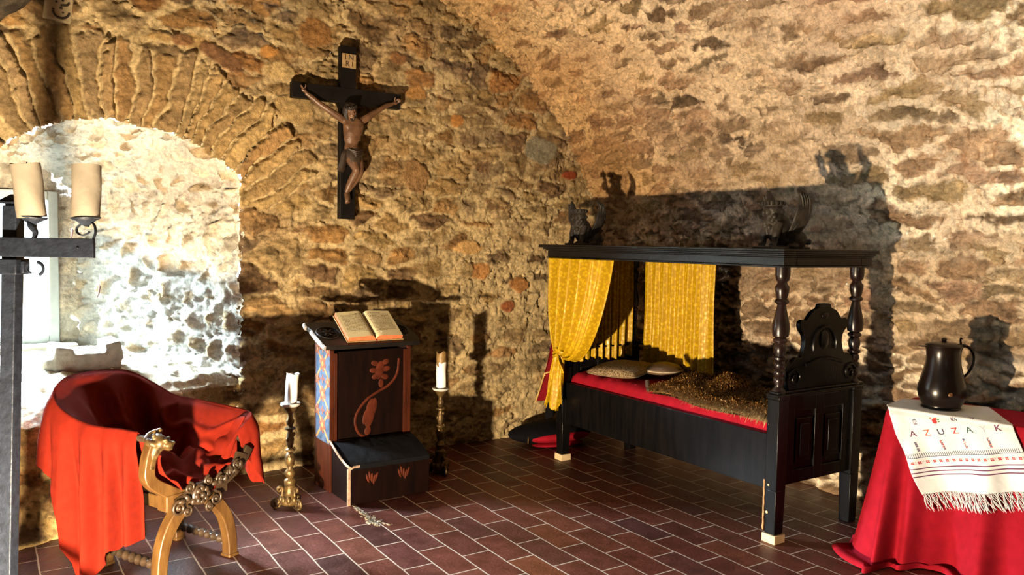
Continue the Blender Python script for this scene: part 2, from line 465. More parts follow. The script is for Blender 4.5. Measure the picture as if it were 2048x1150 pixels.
# --- masonry apron under the window and its rough sloping sill
FX = catmull([(1.50, 5.34), (1.37, 5.30), (1.18, 5.25), (.9, 5.10), (.6, 4.90), (.28, 4.62), (-.1, 4.48), (-.75, 4.40)], 40)
FX = np.array(FX); nf = len(FX)
prof = [('f', z) for z in np.arange(-.03, .60, .011)]+[('s', t) for t in np.linspace(.0, 1, 110)]
G = np.zeros((len(prof), nf, 3)); PX = np.zeros(G.shape[:2]); PY = np.zeros(G.shape[:2])
per = np.concatenate([[0], np.cumsum(np.linalg.norm(np.diff(FX, axis=0), axis=1))])
NX = np.zeros(G.shape)
for i, (kk, v) in enumerate(prof):
    PX[i] = per
    if kk == 'f':
        G[i, :, 0] = FX[:, 0]; G[i, :, 1] = FX[:, 1]; G[i, :, 2] = v; PY[i] = v; NX[i, :, 1] = -1
    else:
        bx = np.clip(FX[:, 0], -.5, .55)*.9; by = BY+.02
        G[i, :, 0] = FX[:, 0]*(1-v)+bx*v; G[i, :, 1] = FX[:, 1]*(1-v)+by*v; G[i, :, 2] = .60+.05*sm(np.array(v), 0, .08)+.16*v; PY[i] = .6+v*1.3; NX[i, :, 2] = 1
h, c, s_ = masonry(PX, PY, 971, .30, .15, .04, pal=PAL_L, mort=(.46, .315, .13))
hs = fbm(PX*9, PY*12, 4, 975)*.03+.012
isS = (np.arange(len(prof)) >= len(prof)-110)[:, None]
hh = np.where(isS, hs, h)
cs = np.array((.74, .64, .48))*(1+.3*fbm(PX*14, PY*14, 4, 976)[..., None])  # sill lighter than the apron, the glare is in its colour
c = np.where(isS[..., None], cs, c)
G += NX*hh[..., None]
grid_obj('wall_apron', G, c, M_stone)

# --- floor
m, nt, p = nodes_of('terracotta_tiles')
N = nt.nodes; L = nt.links
tc = N.new('ShaderNodeTexCoord')
sx = N.new('ShaderNodeSeparateXYZ'); L.new(tc.outputs['Object'], sx.inputs[0])
wob = N.new('ShaderNodeTexNoise'); wob.inputs['Scale'].default_value = 3; wob.inputs['Detail'].default_value = 3
L.new(tc.outputs['Object'], wob.inputs['Vector'])
wm = N.new('ShaderNodeMath'); wm.operation = 'MULTIPLY_ADD'; wm.inputs[1].default_value = .02; wm.inputs[2].default_value = -.01-1.622+.16*20
L.new(wob.outputs['Fac'], wm.inputs[0])
ax = N.new('ShaderNodeMath'); L.new(sx.outputs['X'], ax.inputs[0]); L.new(wm.outputs[0], ax.inputs[1])
ay = N.new('ShaderNodeMath'); ay.inputs[1].default_value = 3.3+.1; L.new(sx.outputs['Y'], ay.inputs[0])
cb = N.new('ShaderNodeCombineXYZ'); L.new(ay.outputs[0], cb.inputs['X']); L.new(ax.outputs[0], cb.inputs['Y'])
br = N.new('ShaderNodeTexBrick')
br.inputs['Scale'].default_value = 1; br.inputs['Brick Width'].default_value = .33; br.inputs['Row Height'].default_value = .16
br.inputs['Mortar Size'].default_value = .0042; br.inputs['Mortar Smooth'].default_value = .25; br.inputs['Bias'].default_value = 0
br.inputs['Color1'].default_value = (0, 0, 0, 1); br.inputs['Color2'].default_value = (1, 1, 1, 1); br.inputs['Mortar'].default_value = (.5, .5, .5, 1)
L.new(cb.outputs[0], br.inputs['Vector'])
cr = N.new('ShaderNodeValToRGB'); e = cr.color_ramp.elements
e[0].position = 0; e[0].color = (.085, .024, .017, 1); e[1].position = 1; e[1].color = (.22, .058, .024, 1)
for pos, col in ((.2, (.14, .032, .020)), (.4, (.175, .042, .025)), (.55, (.10, .03, .026)), (.72, (.19, .048, .026)), (.86, (.15, .04, .027))):
    q = e.new(pos); q.color = (*col, 1)
L.new(br.outputs['Color'], cr.inputs[0])
nz = N.new('ShaderNodeTexNoise'); nz.inputs['Scale'].default_value = 9; nz.inputs['Detail'].default_value = 8; nz.inputs['Roughness'].default_value = .7
L.new(tc.outputs['Object'], nz.inputs['Vector'])
mr = N.new('ShaderNodeMapRange'); mr.inputs[1].default_value = .3; mr.inputs[2].default_value = .7; mr.inputs[3].default_value = .34; mr.inputs[4].default_value = .85
L.new(nz.outputs['Fac'], mr.inputs[0])
mx = N.new('ShaderNodeMix'); mx.data_type = 'RGBA'; mx.blend_type = 'MULTIPLY'; mx.inputs[0].default_value = 1
L.new(cr.outputs[0], mx.inputs[6]); L.new(mr.outputs[0], mx.inputs[7])
mo = N.new('ShaderNodeMix'); mo.data_type = 'RGBA'; mo.inputs[7].default_value = (.46, .36, .28, 1)
L.new(br.outputs['Fac'], mo.inputs[0]); L.new(mx.outputs[2], mo.inputs[6]); L.new(mo.outputs[2], p.inputs['Base Color'])
rr_ = N.new('ShaderNodeMapRange'); rr_.inputs[1].default_value = .3; rr_.inputs[2].default_value = .7; rr_.inputs[3].default_value = .36; rr_.inputs[4].default_value = .60
L.new(nz.outputs['Fac'], rr_.inputs[0]); L.new(rr_.outputs[0], p.inputs['Roughness'])
p.inputs['Specular IOR Level'].default_value = .28
hb = N.new('ShaderNodeMath'); hb.operation = 'MULTIPLY_ADD'; hb.inputs[1].default_value = -.6
n3 = N.new('ShaderNodeTexNoise'); n3.inputs['Scale'].default_value = 60; n3.inputs['Detail'].default_value = 5
L.new(tc.outputs['Object'], n3.inputs['Vector'])
L.new(br.outputs['Fac'], hb.inputs[0]); L.new(n3.outputs['Fac'], hb.inputs[2])
bp = N.new('ShaderNodeBump'); bp.inputs['Strength'].default_value = .35; bp.inputs['Distance'].default_value = .006
L.new(hb.outputs[0], bp.inputs['Height']); L.new(bp.outputs[0], p.inputs['Normal'])
M_floor = m
fb = MB(); fb.box((-.95, -1.7, -.12), (4.9, 6.2, 0))
struct(fb.build('floor', M_floor, smooth=0))

# --- window in the niche
M_frame = mat('painted_window_frame', (.62, .66, .62), .5, var=.08)
wf = MB()
x0, x1, z0, z1 = -.41, .40, .83, 1.84
for a, b in (((x0, BY-.02, z0), (x0+.06, BY+.05, z1)), ((x1-.06, BY-.02, z0), (x1, BY+.05, z1)), ((x0+.06, BY-.02, z0), (x1-.06, BY+.05, z0+.06)), ((x0+.06, BY-.02, z1-.06), (x1-.06, BY+.05, z1)), ((-.02, BY, z0+.06), (.025, BY+.04, z1-.06))):
    wf.box(a, b)
win = struct(wf.build('window_1', M_frame, bevel=.006))
mi = MB()
for xx in (-.2, .2): mi.box((xx-.008, BY+.008, z0+.06), (xx+.008, BY+.032, z1-.06))
for zz in (1.17, 1.5):
    for xa, xb in ((x0+.06, -.208), (-.192, -.02), (.025, .192), (.208, x1-.06)): mi.box((xa, BY+.010, zz-.008), (xb, BY+.030, zz+.008))
mi.build('glazing_bar', M_frame, win)
mg, nt, p = nodes_of('window_glass')
N = nt.nodes; L = nt.links
tr = N.new('ShaderNodeBsdfTransparent'); tr.inputs[0].default_value = (.93, .97, .96, 1)
gl = N.new('ShaderNodeBsdfGlossy'); gl.inputs['Roughness'].default_value = .03
ms = N.new('ShaderNodeMixShader'); ms.inputs[0].default_value = .06
L.new(tr.outputs[0], ms.inputs[1]); L.new(gl.outputs[0], ms.inputs[2]); L.new(ms.outputs[0], N['Material Output'].inputs['Surface'])
gp = MB(); gp.box((x0+.04, BY+.018, z0+.04), (x1-.04, BY+.022, z1-.04)); gp.build('pane', mg, win, smooth=0)
wl = MB(); wl.box((-.55, BY-.16, .76), (.50, BY+.0, .835)); struct(wl.build('trim_1', mat('grey_sill_stone', (.52, .47, .38), .85, bump=.4), bevel=.012))
# ------------------------------------------------------------------ shared materials
M_wood = mat('black_stained_oak', (.0022, .0021, .0026), .30, var=.5, scale=6, bump=.12, bscale=30, stretch=(6, 6, .8), col2=(.0055, .0045, .0045), spec=.22)
M_wood_red = mat('dark_red_turned_wood', (.006, .0035, .0035), .30, var=.5, scale=8, col2=(.016, .0065, .005), spec=.45)
M_iron = mat('forged_iron', (.012, .016, .026), .5, metal=.2, var=.3, scale=30, bump=.3, bscale=60, spec=.25)
M_wax = mat('aged_cream_wax', (.25, .215, .165), .55, var=.12, scale=9, bump=.15, bscale=40)
M_waxw = mat('white_wax', (.90, .88, .84), .45, var=.04, scale=9)
M_gilt = mat('tarnished_gilt_brass', (.045, .027, .012), .42, metal=.5, var=.6, scale=28, col2=(.19, .115, .038), bump=.3, bscale=50)
M_silver = mat('worn_white_metal', (.62, .60, .56), .4, metal=.2, var=.15)
M_red = mat('red_wool', (.140, .0100, .0042), .95, var=.12, scale=30, bump=.25, bscale=500, spec=.08)
M_redc = mat('crimson_wool', (.29, .0075, .018), .92, var=.12, scale=20, bump=.25, bscale=500, spec=.08)
M_pale = mat('pale_raw_pine', (.62, .46, .26), .7, var=.15, scale=12)

# ------------------------------------------------------------------ four-poster bed
BX, BYF = 3.42, 2.665          # front right corner of the bed
BL_, BW_ = 1.93, .72           # length (into the room), width (towards the vault)
bed = thing('canopy_bed', 'black oak four-poster box bed with turned posts, moulded canopy and crested end board', 'bed', (BX, BYF, 0))
def post_profile(z0, z1):
    P = [(.0, .040), (.035, .040), (.05, .028), (.075, .024), (.10, .034), (.125, .034), (.14, .026), (.16, .036), (.185, .036), (.20, .026), (.225, .036), (.25, .034), (.262, .026),
         (.275, .041), (.29, .041), (.30, .028), (.32, .034), (.35, .038), (.38, .036), (.40, .028), (.415, .043), (.43, .043), (.445, .030), (.455, .047), (.475, .050), (.52, .052), (.56, .049), (.62, .038), (.68, .028),
         (.70, .026), (.715, .043), (.73, .043), (.745, .030), (.77, .036), (.81, .042), (.84, .042), (.86, .030), (.875, .028), (.89, .040), (.93, .045), (1.0, .045)]
    return [(r*.86, z0+(z1-z0)*t) for t, r in P]
corners = [(.038, .038), (.038, BL_-.038), (BW_-.038, .038), (BW_-.038, BL_-.038)]
for i, (x, y) in enumerate(corners):
    b = MB(); b.box((x-.038, y-.038, .28), (x+.038, y+.038, .76)); b.box((x-.038, y-.038, .045 if x < .3 else 0), (x+.038, y+.038, .282), taper=.86)
    b.box((x-.042, y-.042, .76), (x+.042, y+.042, .785))
    b.build('leg', M_wood, bed, bevel=.004)
    b = MB(); b.lathe(post_profile(.785, 1.46), (x, y, 0), 26); b.build('post', M_wood_red, bed, smooth=50)
sr = MB(); sr.box((.018, .076, .275), (.048, BL_-.076, .570)); sr.build('side_rail', M_wood, bed, bevel=.003)
sr = MB(); sr.box((BW_-.048, .076, .275), (BW_-.018, BL_-.076, .570)); sr.build('side_rail', M_wood, bed, bevel=.003)
b = MB(); b.box((.05, .08, .42), (BW_-.05, BL_-.08, .45)); b.build('bed_base', M_wood, bed)
def end_board(y, top, name):
    b = MB(); b.box((.076, y-.012, .300), (BW_-.076, y+.012, top))
    for a0, a1 in ((.076, .15), (BW_/2-.035, BW_/2+.035), (BW_-.15, BW_-.076)): b.box((a0, y-.024, .300), (a1, y+.018, top))
    for c0, c1 in ((.300, .37), (top-.09, top)): b.box((.076, y-.022, c0), (BW_-.076, y+.017, c1))
    for a0, a1 in ((.17, BW_/2-.055), (BW_/2+.055, BW_-.17)):
        b.box((a0, y-.020, .41), (a1, y+.016, top-.13)); b.box((a0+.03, y-.026, .44), (a1-.03, y+.02, top-.16))
    o = b.build(name, M_wood, bed, bevel=.004)
    m_ = MB(); m_.box((-.012, y-.040, top), (BW_+.03, y+.040, top+.014)); m_.box((-.002, y-.032, top+.014), (BW_+.02, y+.032, top+.028)); m_.box((.01, y-.026, top-.014), (BW_, y+.026, top))
    return o, m_
e1, mo_ = end_board(.038, .775, 'end_board'); mo_.build('cap_moulding', M_wood, e1, bevel=.004)
e2, mo_ = end_board(BL_-.038, .80, 'end_board'); mo_.build('cap_moulding', M_wood, e2, bevel=.004)
# crest board on the near end board
half = [(.31, .80), (.325, .86), (.318, .905), (.275, .955), (.235, .975), (.205, .970), (.185, 1.00), (.172, 1.05), (.185, 1.09), (.212, 1.115), (.225, 1.15), (.20, 1.172), (.165, 1.168), (.145, 1.185), (.11, 1.215), (.06, 1.232), (.05, 1.252), (.015, 1.256)]
half = [tuple(q) for q in catmull(half, 4)]
cx = BW_/2+.025
poly = [(cx-x*.93, z) for x, z in half]+[(cx+x*.93, z) for x, z in reversed(half)]
b = MB(); b.prism(poly, .022, .052, 'y'); cr_ = b.build('crest_board', M_wood, bed, bevel=.004)
b = MB()
arc = [(cx+.10*math.cos(a), .030-.012, 1.03+.10*math.sin(a)) for a in np.linspace(-.25, PI+.25, 24)]
b.tube(arc, .010, 6); b.tube([(cx-.16, .018, .93), (cx-.05, .018, .955), (cx+.05, .018, .955), (cx+.16, .018, .93)], .010, 6)
for sgn in (-1, 1): b.tube(spiral((cx+sgn*.24, .020, .865), .055, 1.4, 0 if sgn > 0 else PI, 'y', sgn), .009, 6)
b.ell((cx, .022, 1.06), (.045, .012, .055)); b.ell((cx, .022, 1.19), (.03, .012, .02))
b.build('crest_carving', M_wood, cr_, smooth=60)
# canopy
def ring_box(mb, x0, y0, x1, y1, z0, z1, t):
    mb.box((x0, y0, z0), (x0+t, y1, z1)); mb.box((x1-t, y0, z0), (x1, y1, z1)); mb.box((x0+t, y0, z0), (x1-t, y0+t, z1)); mb.box((x0+t, y1-t, z0), (x1-t, y1, z1))
b = MB()
for d, za, zb in ((-.048, 1.452, 1.462), (-.040, 1.462, 1.505), (-.052, 1.505, 1.514), (-.066, 1.514, 1.526), (-.088, 1.526, 1.536)):
    ring_box(b, d, d*.72, BW_-d*.25-.012, BL_-d+.05, za, zb, .10)
b.build('canopy_cornice', M_wood, bed, bevel=.003)
b = MB(); b.box((-.088, -.063, 1.536), (BW_+.010, BL_+.138, 1.548)); b.build('canopy_top', M_wood, bed, bevel=.003)
# small wear marks
b = MB()
pts = [(.0, .0775, z) for z in np.linspace(.06, .33, 18)]
b.tube([(-.001, .0765+.0015*math.sin(k*1.9), p[2]) for k, p in enumerate(pts)], [.0035+.002*abs(math.sin(k*2.3)) for k in range(18)], 6, 1)
b.build('bare_wood_chip', mat('bare_wood', (.42, .22, .10), .8), bed)
for y_, z_, r_ in ((.05, .306, .006), (.055, .16, .008)):
    b = MB(); b.ell((-.001, y_, z_), (.003, r_, r_)); b.build('peg', M_pale, bed)
for (x, y, lab) in ((.038, .038, 'small pale wood block under the near front leg of the black bed'), (.038, BL_-.038, 'small pale wood block under the far front bed leg below yellow curtain')):
    b = MB(); b.box((BX+x-.042, BYF+y-.042, 0), (BX+x+.042, BYF+y+.042, .045)); tag(b.build('wooden_block', M_pale, bevel=.002), lab, 'block', 'pale blocks under the bed legs')

# mattress and things lying on it
xs = np.linspace(.05, BW_-.05, 40); ys = np.linspace(.078, BL_-.08, 110)
Xg, Yg = np.meshgrid(xs, ys)
ed = np.minimum(np.minimum(Xg-.05, BW_-.05-Xg)/.09, np.minimum(Yg-.078, BL_-.08-Yg)/.06)
Zg = .560+.085*np.sqrt(np.clip(ed, 0, 1)*(2-np.clip(ed, 0, 1)))*(1+.10*fbm(Xg*6, Yg*7, 3, 3))+.020*fbm(Xg*9, Yg*12, 3, 4)*np.clip(ed, 0, 1)
top = np.stack([Xg, Yg, Zg], -1)
b = MB(); b.grid(top)
n_, m_ = Xg.shape
rim = [top[0, j] for j in range(m_)]+[top[i, -1] for i in range(1, n_)]+[top[-1, j] for j in range(m_-2, -1, -1)]+[top[i, 0] for i in range(n_-2, 0, -1)]
low = [(p[0], p[1], .452) for p in rim]
b.rings([[tuple(p) for p in rim], low], cap=False); b.f.append(tuple(range(len(b.v)-len(low), len(b.v))))
b.v = [(x+BX, y+BYF, z) for x, y, z in b.v]
tag(b.build('mattress', M_redc, smooth=60), 'red cloth covered mattress lying in the black box bed', 'mattress')

def pillow_mesh(c, sx, sy, t, rz, n=26, seed=1):
    u = np.linspace(-1, 1, n); U, V = np.meshgrid(u, u)
    prof = (np.clip(1-np.abs(U)**2.6, 0, 1)*np.clip(1-np.abs(V)**2.6, 0, 1))**.42
    pin = 1-.10*(1-np.abs(U))*0-.07*(1-U**2)*(np.abs(V)**3)
    wr = 1+.10*fbm(U*2.5, V*2.5, 3, seed)
    ca, sa = math.cos(rz), math.sin(rz)
    out = []
    for sgn in (1, -1):
        x = U*sx/2*(1-.06*(1-V**2)*np.abs(U)**3); y = V*sy/2*(1-.06*(1-U**2)*np.abs(V)**3); z = sgn*t/2*prof*wr*(1 if sgn > 0 else .8)
        out.append(np.stack([c[0]+x*ca-y*sa, c[1]+x*sa+y*ca, c[2]+z], -1))
    return out
m, nt, p = nodes_of('speckled_brown_linen')
N = nt.nodes; L = nt.links
tc = N.new('ShaderNodeTexCoord'); nz = N.new('ShaderNodeTexNoise'); nz.inputs['Scale'].default_value = 130; nz.inputs['Detail'].default_value = 6
L.new(tc.outputs['Object'], nz.inputs['Vector']); cr = N.new('ShaderNodeValToRGB'); cr.color_ramp.elements[0].position = .42; cr.color_ramp.elements[1].position = .66
cr.color_ramp.elements[0].color = (.085, .05, .022, 1); cr.color_ramp.elements[1].color = (.46, .33, .18, 1)
L.new(nz.outputs['Fac'], cr.inputs[0]); L.new(cr.outputs[0], p.inputs['Base Color']); p.inputs['Roughness'].default_value = .9
b = MB()
for g in pillow_mesh((3.665, 4.16, .695), .52, .36, .10, math.radians(29)): b.grid(g)
tag(b.build('pillow', m, smooth=80), 'flat speckled tan pillow at the curtained end of the bed', 'pillow')
cu = MB(); cu.ell((3.885, 3.99, .700), (.135, .115, .055), n=28, m=14)
cush = tag(cu.build('round_cushion', mat('dark_leather', (.085, .05, .026), .55, var=.4, scale=14), smooth=80), 'small round dark brown cushion beside the speckled pillow', 'cushion')
b = MB(); b.tube([(3.885+.134*math.cos(a), 3.99+.114*math.sin(a), .700) for a in np.linspace(0, 2*PI, 40)], .006, 6)
b.build('piping', mat('pale_piping', (.42, .34, .24), .8), cush)

# fur pelt
rs = random.Random(3)
def pelt_h(u, v):
    """height over the mattress, u along the bed 0..1 from the left, v across 0 front .. 1 back"""
    e = np.minimum(np.minimum(u, 1-u)/.10, np.minimum(v, 1-v)/.22); e = np.clip(e, 0, 1); e = np.sqrt(e*(2-e))
    hump = .030+.070*np.exp(-((u-.13)/.12)**2-((v-.6)/.35)**2)+.085*np.exp(-((u-.42)/.11)**2-((v-.62)/.3)**2)+.03*np.exp(-((u-.7)/.2)**2-((v-.7)/.3)**2)
    return e*(hump+.022*fbm(u*7, v*5, 3, 31))
def pelt_p(u, v):
    xx = 3.455+.035*np.sin(u*9)-.02*u+(v)*.52*(.75+.25*np.sin(u*PI)); yy = BYF+1.02-u*.93
    zz = .640+.005*np.sin(u*5)
    return xx, yy, zz
U, V = np.meshgrid(np.linspace(0, 1, 70), np.linspace(0, 1, 40))
xx, yy, zz = pelt_p(U, V); hz = pelt_h(U, V)
b = MB(); b.grid(np.stack([xx, yy, zz+hz], -1)); b.grid(np.stack([xx, yy, zz-.012+0*hz], -1))
def fur_mat(name, c1, c2, c3):
    m, nt, p = nodes_of(name); N = nt.nodes; L = nt.links
    at = N.new('ShaderNodeAttribute'); at.attribute_name = 'tone'
    cr = N.new('ShaderNodeValToRGB'); e = cr.color_ramp.elements; e[0].color = (*c1, 1); e[1].color = (*c3, 1); q = e.new(.5); q.color = (*c2, 1)
    L.new(at.outputs['Fac'], cr.inputs[0]); L.new(cr.outputs[0], p.inputs['Base Color']); p.inputs['Roughness'].default_value = .75; p.inputs['Specular IOR Level'].default_value = .15
    return m
M_fur = fur_mat('grey_brown_fur', (.13, .055, .012), (.34, .17, .045), (.75, .55, .28))
nb = len(b.v); tone = [(.25) for _ in range(nb)]
for k in range(24000):
    u = rs.random(); v = rs.random()
    x, y, z = [float(q) for q in pelt_p(np.array(u), np.array(v))]; h_ = float(pelt_h(np.array(u), np.array(v)))
    front = max(0, 1-v/.30)*(.3+.7*u)
    ln = .040+.022*rs.random()+.014*front
    d = Vector((-.5-.6*front+rs.gauss(0, .3), -.35+rs.gauss(0, .35), .62-.45*front+rs.gauss(0, .15))).normalized()
    s_ = d.cross(Vector((0, 0, 1))).normalized()*.0024
    a = Vector((x, y, z+h_-.003)); mid = a+d*ln*.55; tip = a+d*ln+Vector((0, 0, -.35*ln))
    o_ = len(b.v); b.v += [tuple(a-s_), tuple(a+s_), tuple(mid+s_), tuple(mid-s_), tuple(tip)]
    b.f += [(o_, o_+1, o_+2, o_+3), (o_+3, o_+2, o_+4)]
    t = min(1, max(0, .18+.28*rs.random()+.65*front*(.4+.6*rs.random()))); tone += [t*.8, t*.8, t, t, min(1, t*1.15)]
me = bpy.data.meshes.new('fur_pelt'); me.from_pydata(b.v, [], b.f); me.update()
a_ = me.attributes.new('tone', 'FLOAT', 'POINT'); a_.data.foreach_set('value', np.array(tone, np.float32))
me.polygons.foreach_set('use_smooth', [True]*len(me.polygons)); me.materials.append(M_fur)
pelt = bpy.data.objects.new('fur_pelt', me); COL.objects.link(pelt)
tag(pelt, 'shaggy grey brown animal fur pelt spread on the red mattress', 'fur')
b = MB(); b.tube([(3.46, 3.70, .705), (3.45, 3.685, .675), (3.443, 3.672, .655)], [.013, .014, .009], 8); b.ell((3.442, 3.668, .652), (.012, .014, .010))
b.build('paw', mat('dark_paw', (.05, .03, .02), .6), pelt)

# ------------------------------------------------------------------ carved winged beasts on the canopy
M_carv = mat('old_carved_wood', (.010, .008, .0065), .5, var=.4, scale=16, bump=.4, bscale=60, col2=(.035, .028, .021), spec=.25)
def beast(loc, rz, label):
    t = thing('carved_winged_beast', label, 'carving', loc, rz, 'carved beasts on the bed canopy')
    b = MB()      # faces -x
    b.ell((.04, 0, .10), (.070, .064, .095), rotm(0, -.30, 0)); b.ell((.11, 0, .06), (.085, .062, .058)); b.ell((.0, 0, .165), (.050, .054, .055)); b.ell((-.006, 0, .205), (.050, .052, .040))
    b.ell((-.046, 0, .196), (.024, .026, .026)); b.tube([(-.055, 0, .205), (-.074, 0, .190), (-.070, 0, .178)], [.013, .010, .005], 8)
    for s in (-1, 1):
        b.ell((-.038, s*.024, .208), (.014, .012, .012))
        b.tube([(.0, s*.040, .135), (-.024, s*.045, .08), (-.030, s*.042, .030), (-.050, s*.042, .014)], [.026, .021, .017, .018], 8)
        b.ell((.13, s*.055, .05), (.052, .028, .048)); b.ell((.085, s*.06, .016), (.046, .020, .016))
    for k in range(16): b.ell((-.010+.03*math.sin(k*2.4), .046*math.sin(k*1.7), .10+.007*k), (.014, .012, .014))
    b.tube([(.18, 0, .06), (.215, 0, .04), (.22, -.035, .036), (.19, -.065, .04)], [.018, .016, .014, .017], 8)
    b.box((-.085, -.068, 0), (.20, .068, .012))
    b.build('body', M_carv, t, remesh=.0045, smod=2)
    b = MB(); b.lathe([(.046, .222), (.052, .228), (.056, .250), (.054, .254), (.0, .252)], (-.006, 0, 0), 22)
    for k in range(16):
        a = 2*PI*k/16; b.box((-.006+.055*math.cos(a)-.006, .055*math.sin(a)-.006, .230), (-.006+.055*math.cos(a)+.006, .055*math.sin(a)+.006, .249))
    b.build('crown', M_carv, t, bevel=.001)
    for s in (-1, 1):
        b = MB()
        pts = [(.06, s*.055, .06), (.085, s*.085, .115), (.092, s*.115, .18), (.088, s*.128, .24), (.074, s*.124, .285), (.048, s*.112, .312)]
        pts = catmull(pts, 5); n = len(pts)
        wd = [.020+.036*math.sin(PI*min(1, k/(n-1)*1.12+.05))**.8 for k in range(n)]; wd[-1] = .008; wd[-2] = .013
        b.tube(pts, [max(.008, q) for q in wd], 12, flat=.32, up=(1, 0, 0))
        for q in range(4):
            off = (q-1.5)*.016
            b.tube([(p[0]+off, p[1]+s*.012, p[2]) for p in pts[3:-4]], .005, 6)
        b.build('wing', M_carv, t, smooth=60)
    return t
beast((3.53, 2.83, 1.548), math.radians(-8), 'carved dark winged beast with crown on the near canopy corner beside the turned posts')
beast((3.535, 4.52, 1.548), math.radians(16), 'carved dark winged beast on the far canopy corner above the tied yellow curtain')

# ------------------------------------------------------------------ yellow curtains
m, nt, p = nodes_of('gold_brocade'); N = nt.nodes; L = nt.links
tc = N.new('ShaderNodeTexCoord'); vo = N.new('ShaderNodeTexVoronoi'); vo.inputs['Scale'].default_value = 42; L.new(tc.outputs['Object'], vo.inputs['Vector'])
nz = N.new('ShaderNodeTexNoise'); nz.inputs['Scale'].default_value = 55; nz.inputs['Detail'].default_value = 4; nz.inputs['Distortion'].default_value = 1.5; L.new(tc.outputs['Object'], nz.inputs['Vector'])
ad = N.new('ShaderNodeMath'); ad.operation = 'MULTIPLY'; L.new(vo.outputs['Distance'], ad.inputs[0]); L.new(nz.outputs['Fac'], ad.inputs[1])
cr = N.new('ShaderNodeValToRGB'); cr.color_ramp.elements[0].position = .12; cr.color_ramp.elements[1].position = .28
cr.color_ramp.elements[0].color = (.62, .385, .012, 1); cr.color_ramp.elements[1].color = (.43, .245, .003, 1)
L.new(ad.outputs[0], cr.inputs[0]); L.new(cr.outputs[0], p.inputs['Base Color'])
r_ = N.new('ShaderNodeMapRange'); r_.inputs[1].default_value = .1; r_.inputs[2].default_value = .3; r_.inputs[3].default_value = .30; r_.inputs[4].default_value = .55
L.new(ad.outputs[0], r_.inputs[0]); L.new(r_.outputs[0], p.inputs['Roughness']); p.inputs['Specular IOR Level'].default_value = .3
M_gold = m
def bez(a, b, c, d, t):
    t = t[..., None]; return a*(1-t)**3+3*b*t*(1-t)**2+3*c*t*t*(1-t)+d*t**3
# tied curtain at the far front corner, hanging in the long front plane
ns, ntt = 110, 120
s = np.linspace(0, 1, ns)[None, :]; t = np.linspace(0, 1, ntt)[:, None]
def ctl(v0, v1): return np.array(v0)[None]*(1-s.T)+np.array(v1)[None]*s.T
A = ctl((4.69, 1.452), (4.03, 1.452)); B = ctl((4.68, 1.15), (4.045, 1.12)); C = ctl((4.63, .95), (4.20, .62)); D = ctl((4.555, .80), (4.475, .765))
Pt = bez(A[None], B[None], C[None], D[None], t*np.ones((1, ns)))
fold = np.sin(2*PI*(5.5*s+.25*np.sin(3*s+1)))+.5*np.sin(2*PI*(11*s+.3)+2*t)
amp = .038*(1-.45*t)+.004
ux = -.005+fold*amp+.05*np.sin(PI*t)*(.4+.6*s)*-1*.5
Gtop = np.stack([BX-.030+ux, Pt[..., 0]+0*ux, Pt[..., 1]], -1)
b = MB(); b.grid(Gtop)
cur = b.build('tied_curtain', M_gold, solid=.003, smooth=180)
tag(cur, 'shiny yellow brocade curtain gathered and tied at the far front bed post', 'curtain', 'yellow bed curtains')
t2 = np.linspace(0, 1, 60)[:, None]
cy = 4.515+.055*t2; wdt = .040+.085*t2**.8
ragged = .36+.085*np.abs(np.sin(s*PI*1.4+.4))+.02*np.sin(s*23)-.04*(1-s)
zt = .80*(1-t2)+ragged*t2
yt = cy+(.5-s)*2*wdt+.012*np.sin(12*s+4*t2)
xt = BX-.035+.018*np.sin(2*PI*(3.6*s+.15*t2))*(.5+.7*t2)-.012
b = MB(); b.grid(np.stack([xt+0*yt, yt, zt+0*yt], -1)); b.build('tail', M_gold, cur, solid=.003, smooth=180)
b = MB()
for k in range(3):
    b.tube([(BX-.032+.042*math.cos(a), 4.515+.060*math.sin(a), .785+.012*math.sin(a*2+k)+.016*(k-1)) for a in np.linspace(0, 2*PI, 26)], .010, 8)
b.tube(catmull([(BX-.07, 4.50, .79), (BX-.085, 4.47, .74), (BX-.075, 4.445, .69), (BX-.065, 4.44, .655)], 6), [.012]*12+[.016]*6+[.018], 8, .6)
b.build('tie_band', M_gold, cur, smooth=60)
def hang(name, label, a, b_, z1, z0, nf, amp, seed, wob=.0):
    """straight gathered curtain between two floor points"""
    a = np.array(a); b_ = np.array(b_); n = 130
    s = np.linspace(0, 1, n)[None, :]; t = np.linspace(0, 1, 70)[:, None]
    d = (b_-a); nn = np.array((-d[1], d[0])); nn = nn/np.linalg.norm(nn)
    f = (np.sin(2*PI*nf*s+1.2*np.sin(5*s+seed)+.5*t)+.45*np.sin(2*PI*nf*1.9*s+seed+1.0*t))*amp*(.55+.6*t)
    ss = s+.012*np.sin(6*t+seed)*(s-.5)
    x = a[0]+d[0]*ss+nn[0]*f; y = a[1]+d[1]*ss+nn[1]*f; z = z1+(z0-z1)*t+.008*np.sin(2*PI*nf*s)*t+.010*np.sin(9*s+seed)*t
    m_ = MB(); m_.grid(np.stack([x, y, z+0*x], -1))
    o = tag(m_.build(name, M_gold, solid=.003, smooth=180), label, 'curtain', 'yellow bed curtains')
    r = MB(); r.tube([(a[0], a[1], z1-.012), (b_[0], b_[1], z1-.012)], .007, 8); r.build('curtain_rod', M_iron, o)
hang('bed_curtain', 'yellow patterned curtain hanging straight along the back side of the bed', (4.035, 4.38), (4.035, 3.70), 1.452, .70, 9, .016, 2.0)
hang('bed_curtain', 'mostly shaded yellow curtain hanging across the far end of the bed', (3.52, 4.525), (4.06, 4.525), 1.452, .72, 8, .016, 5.0)
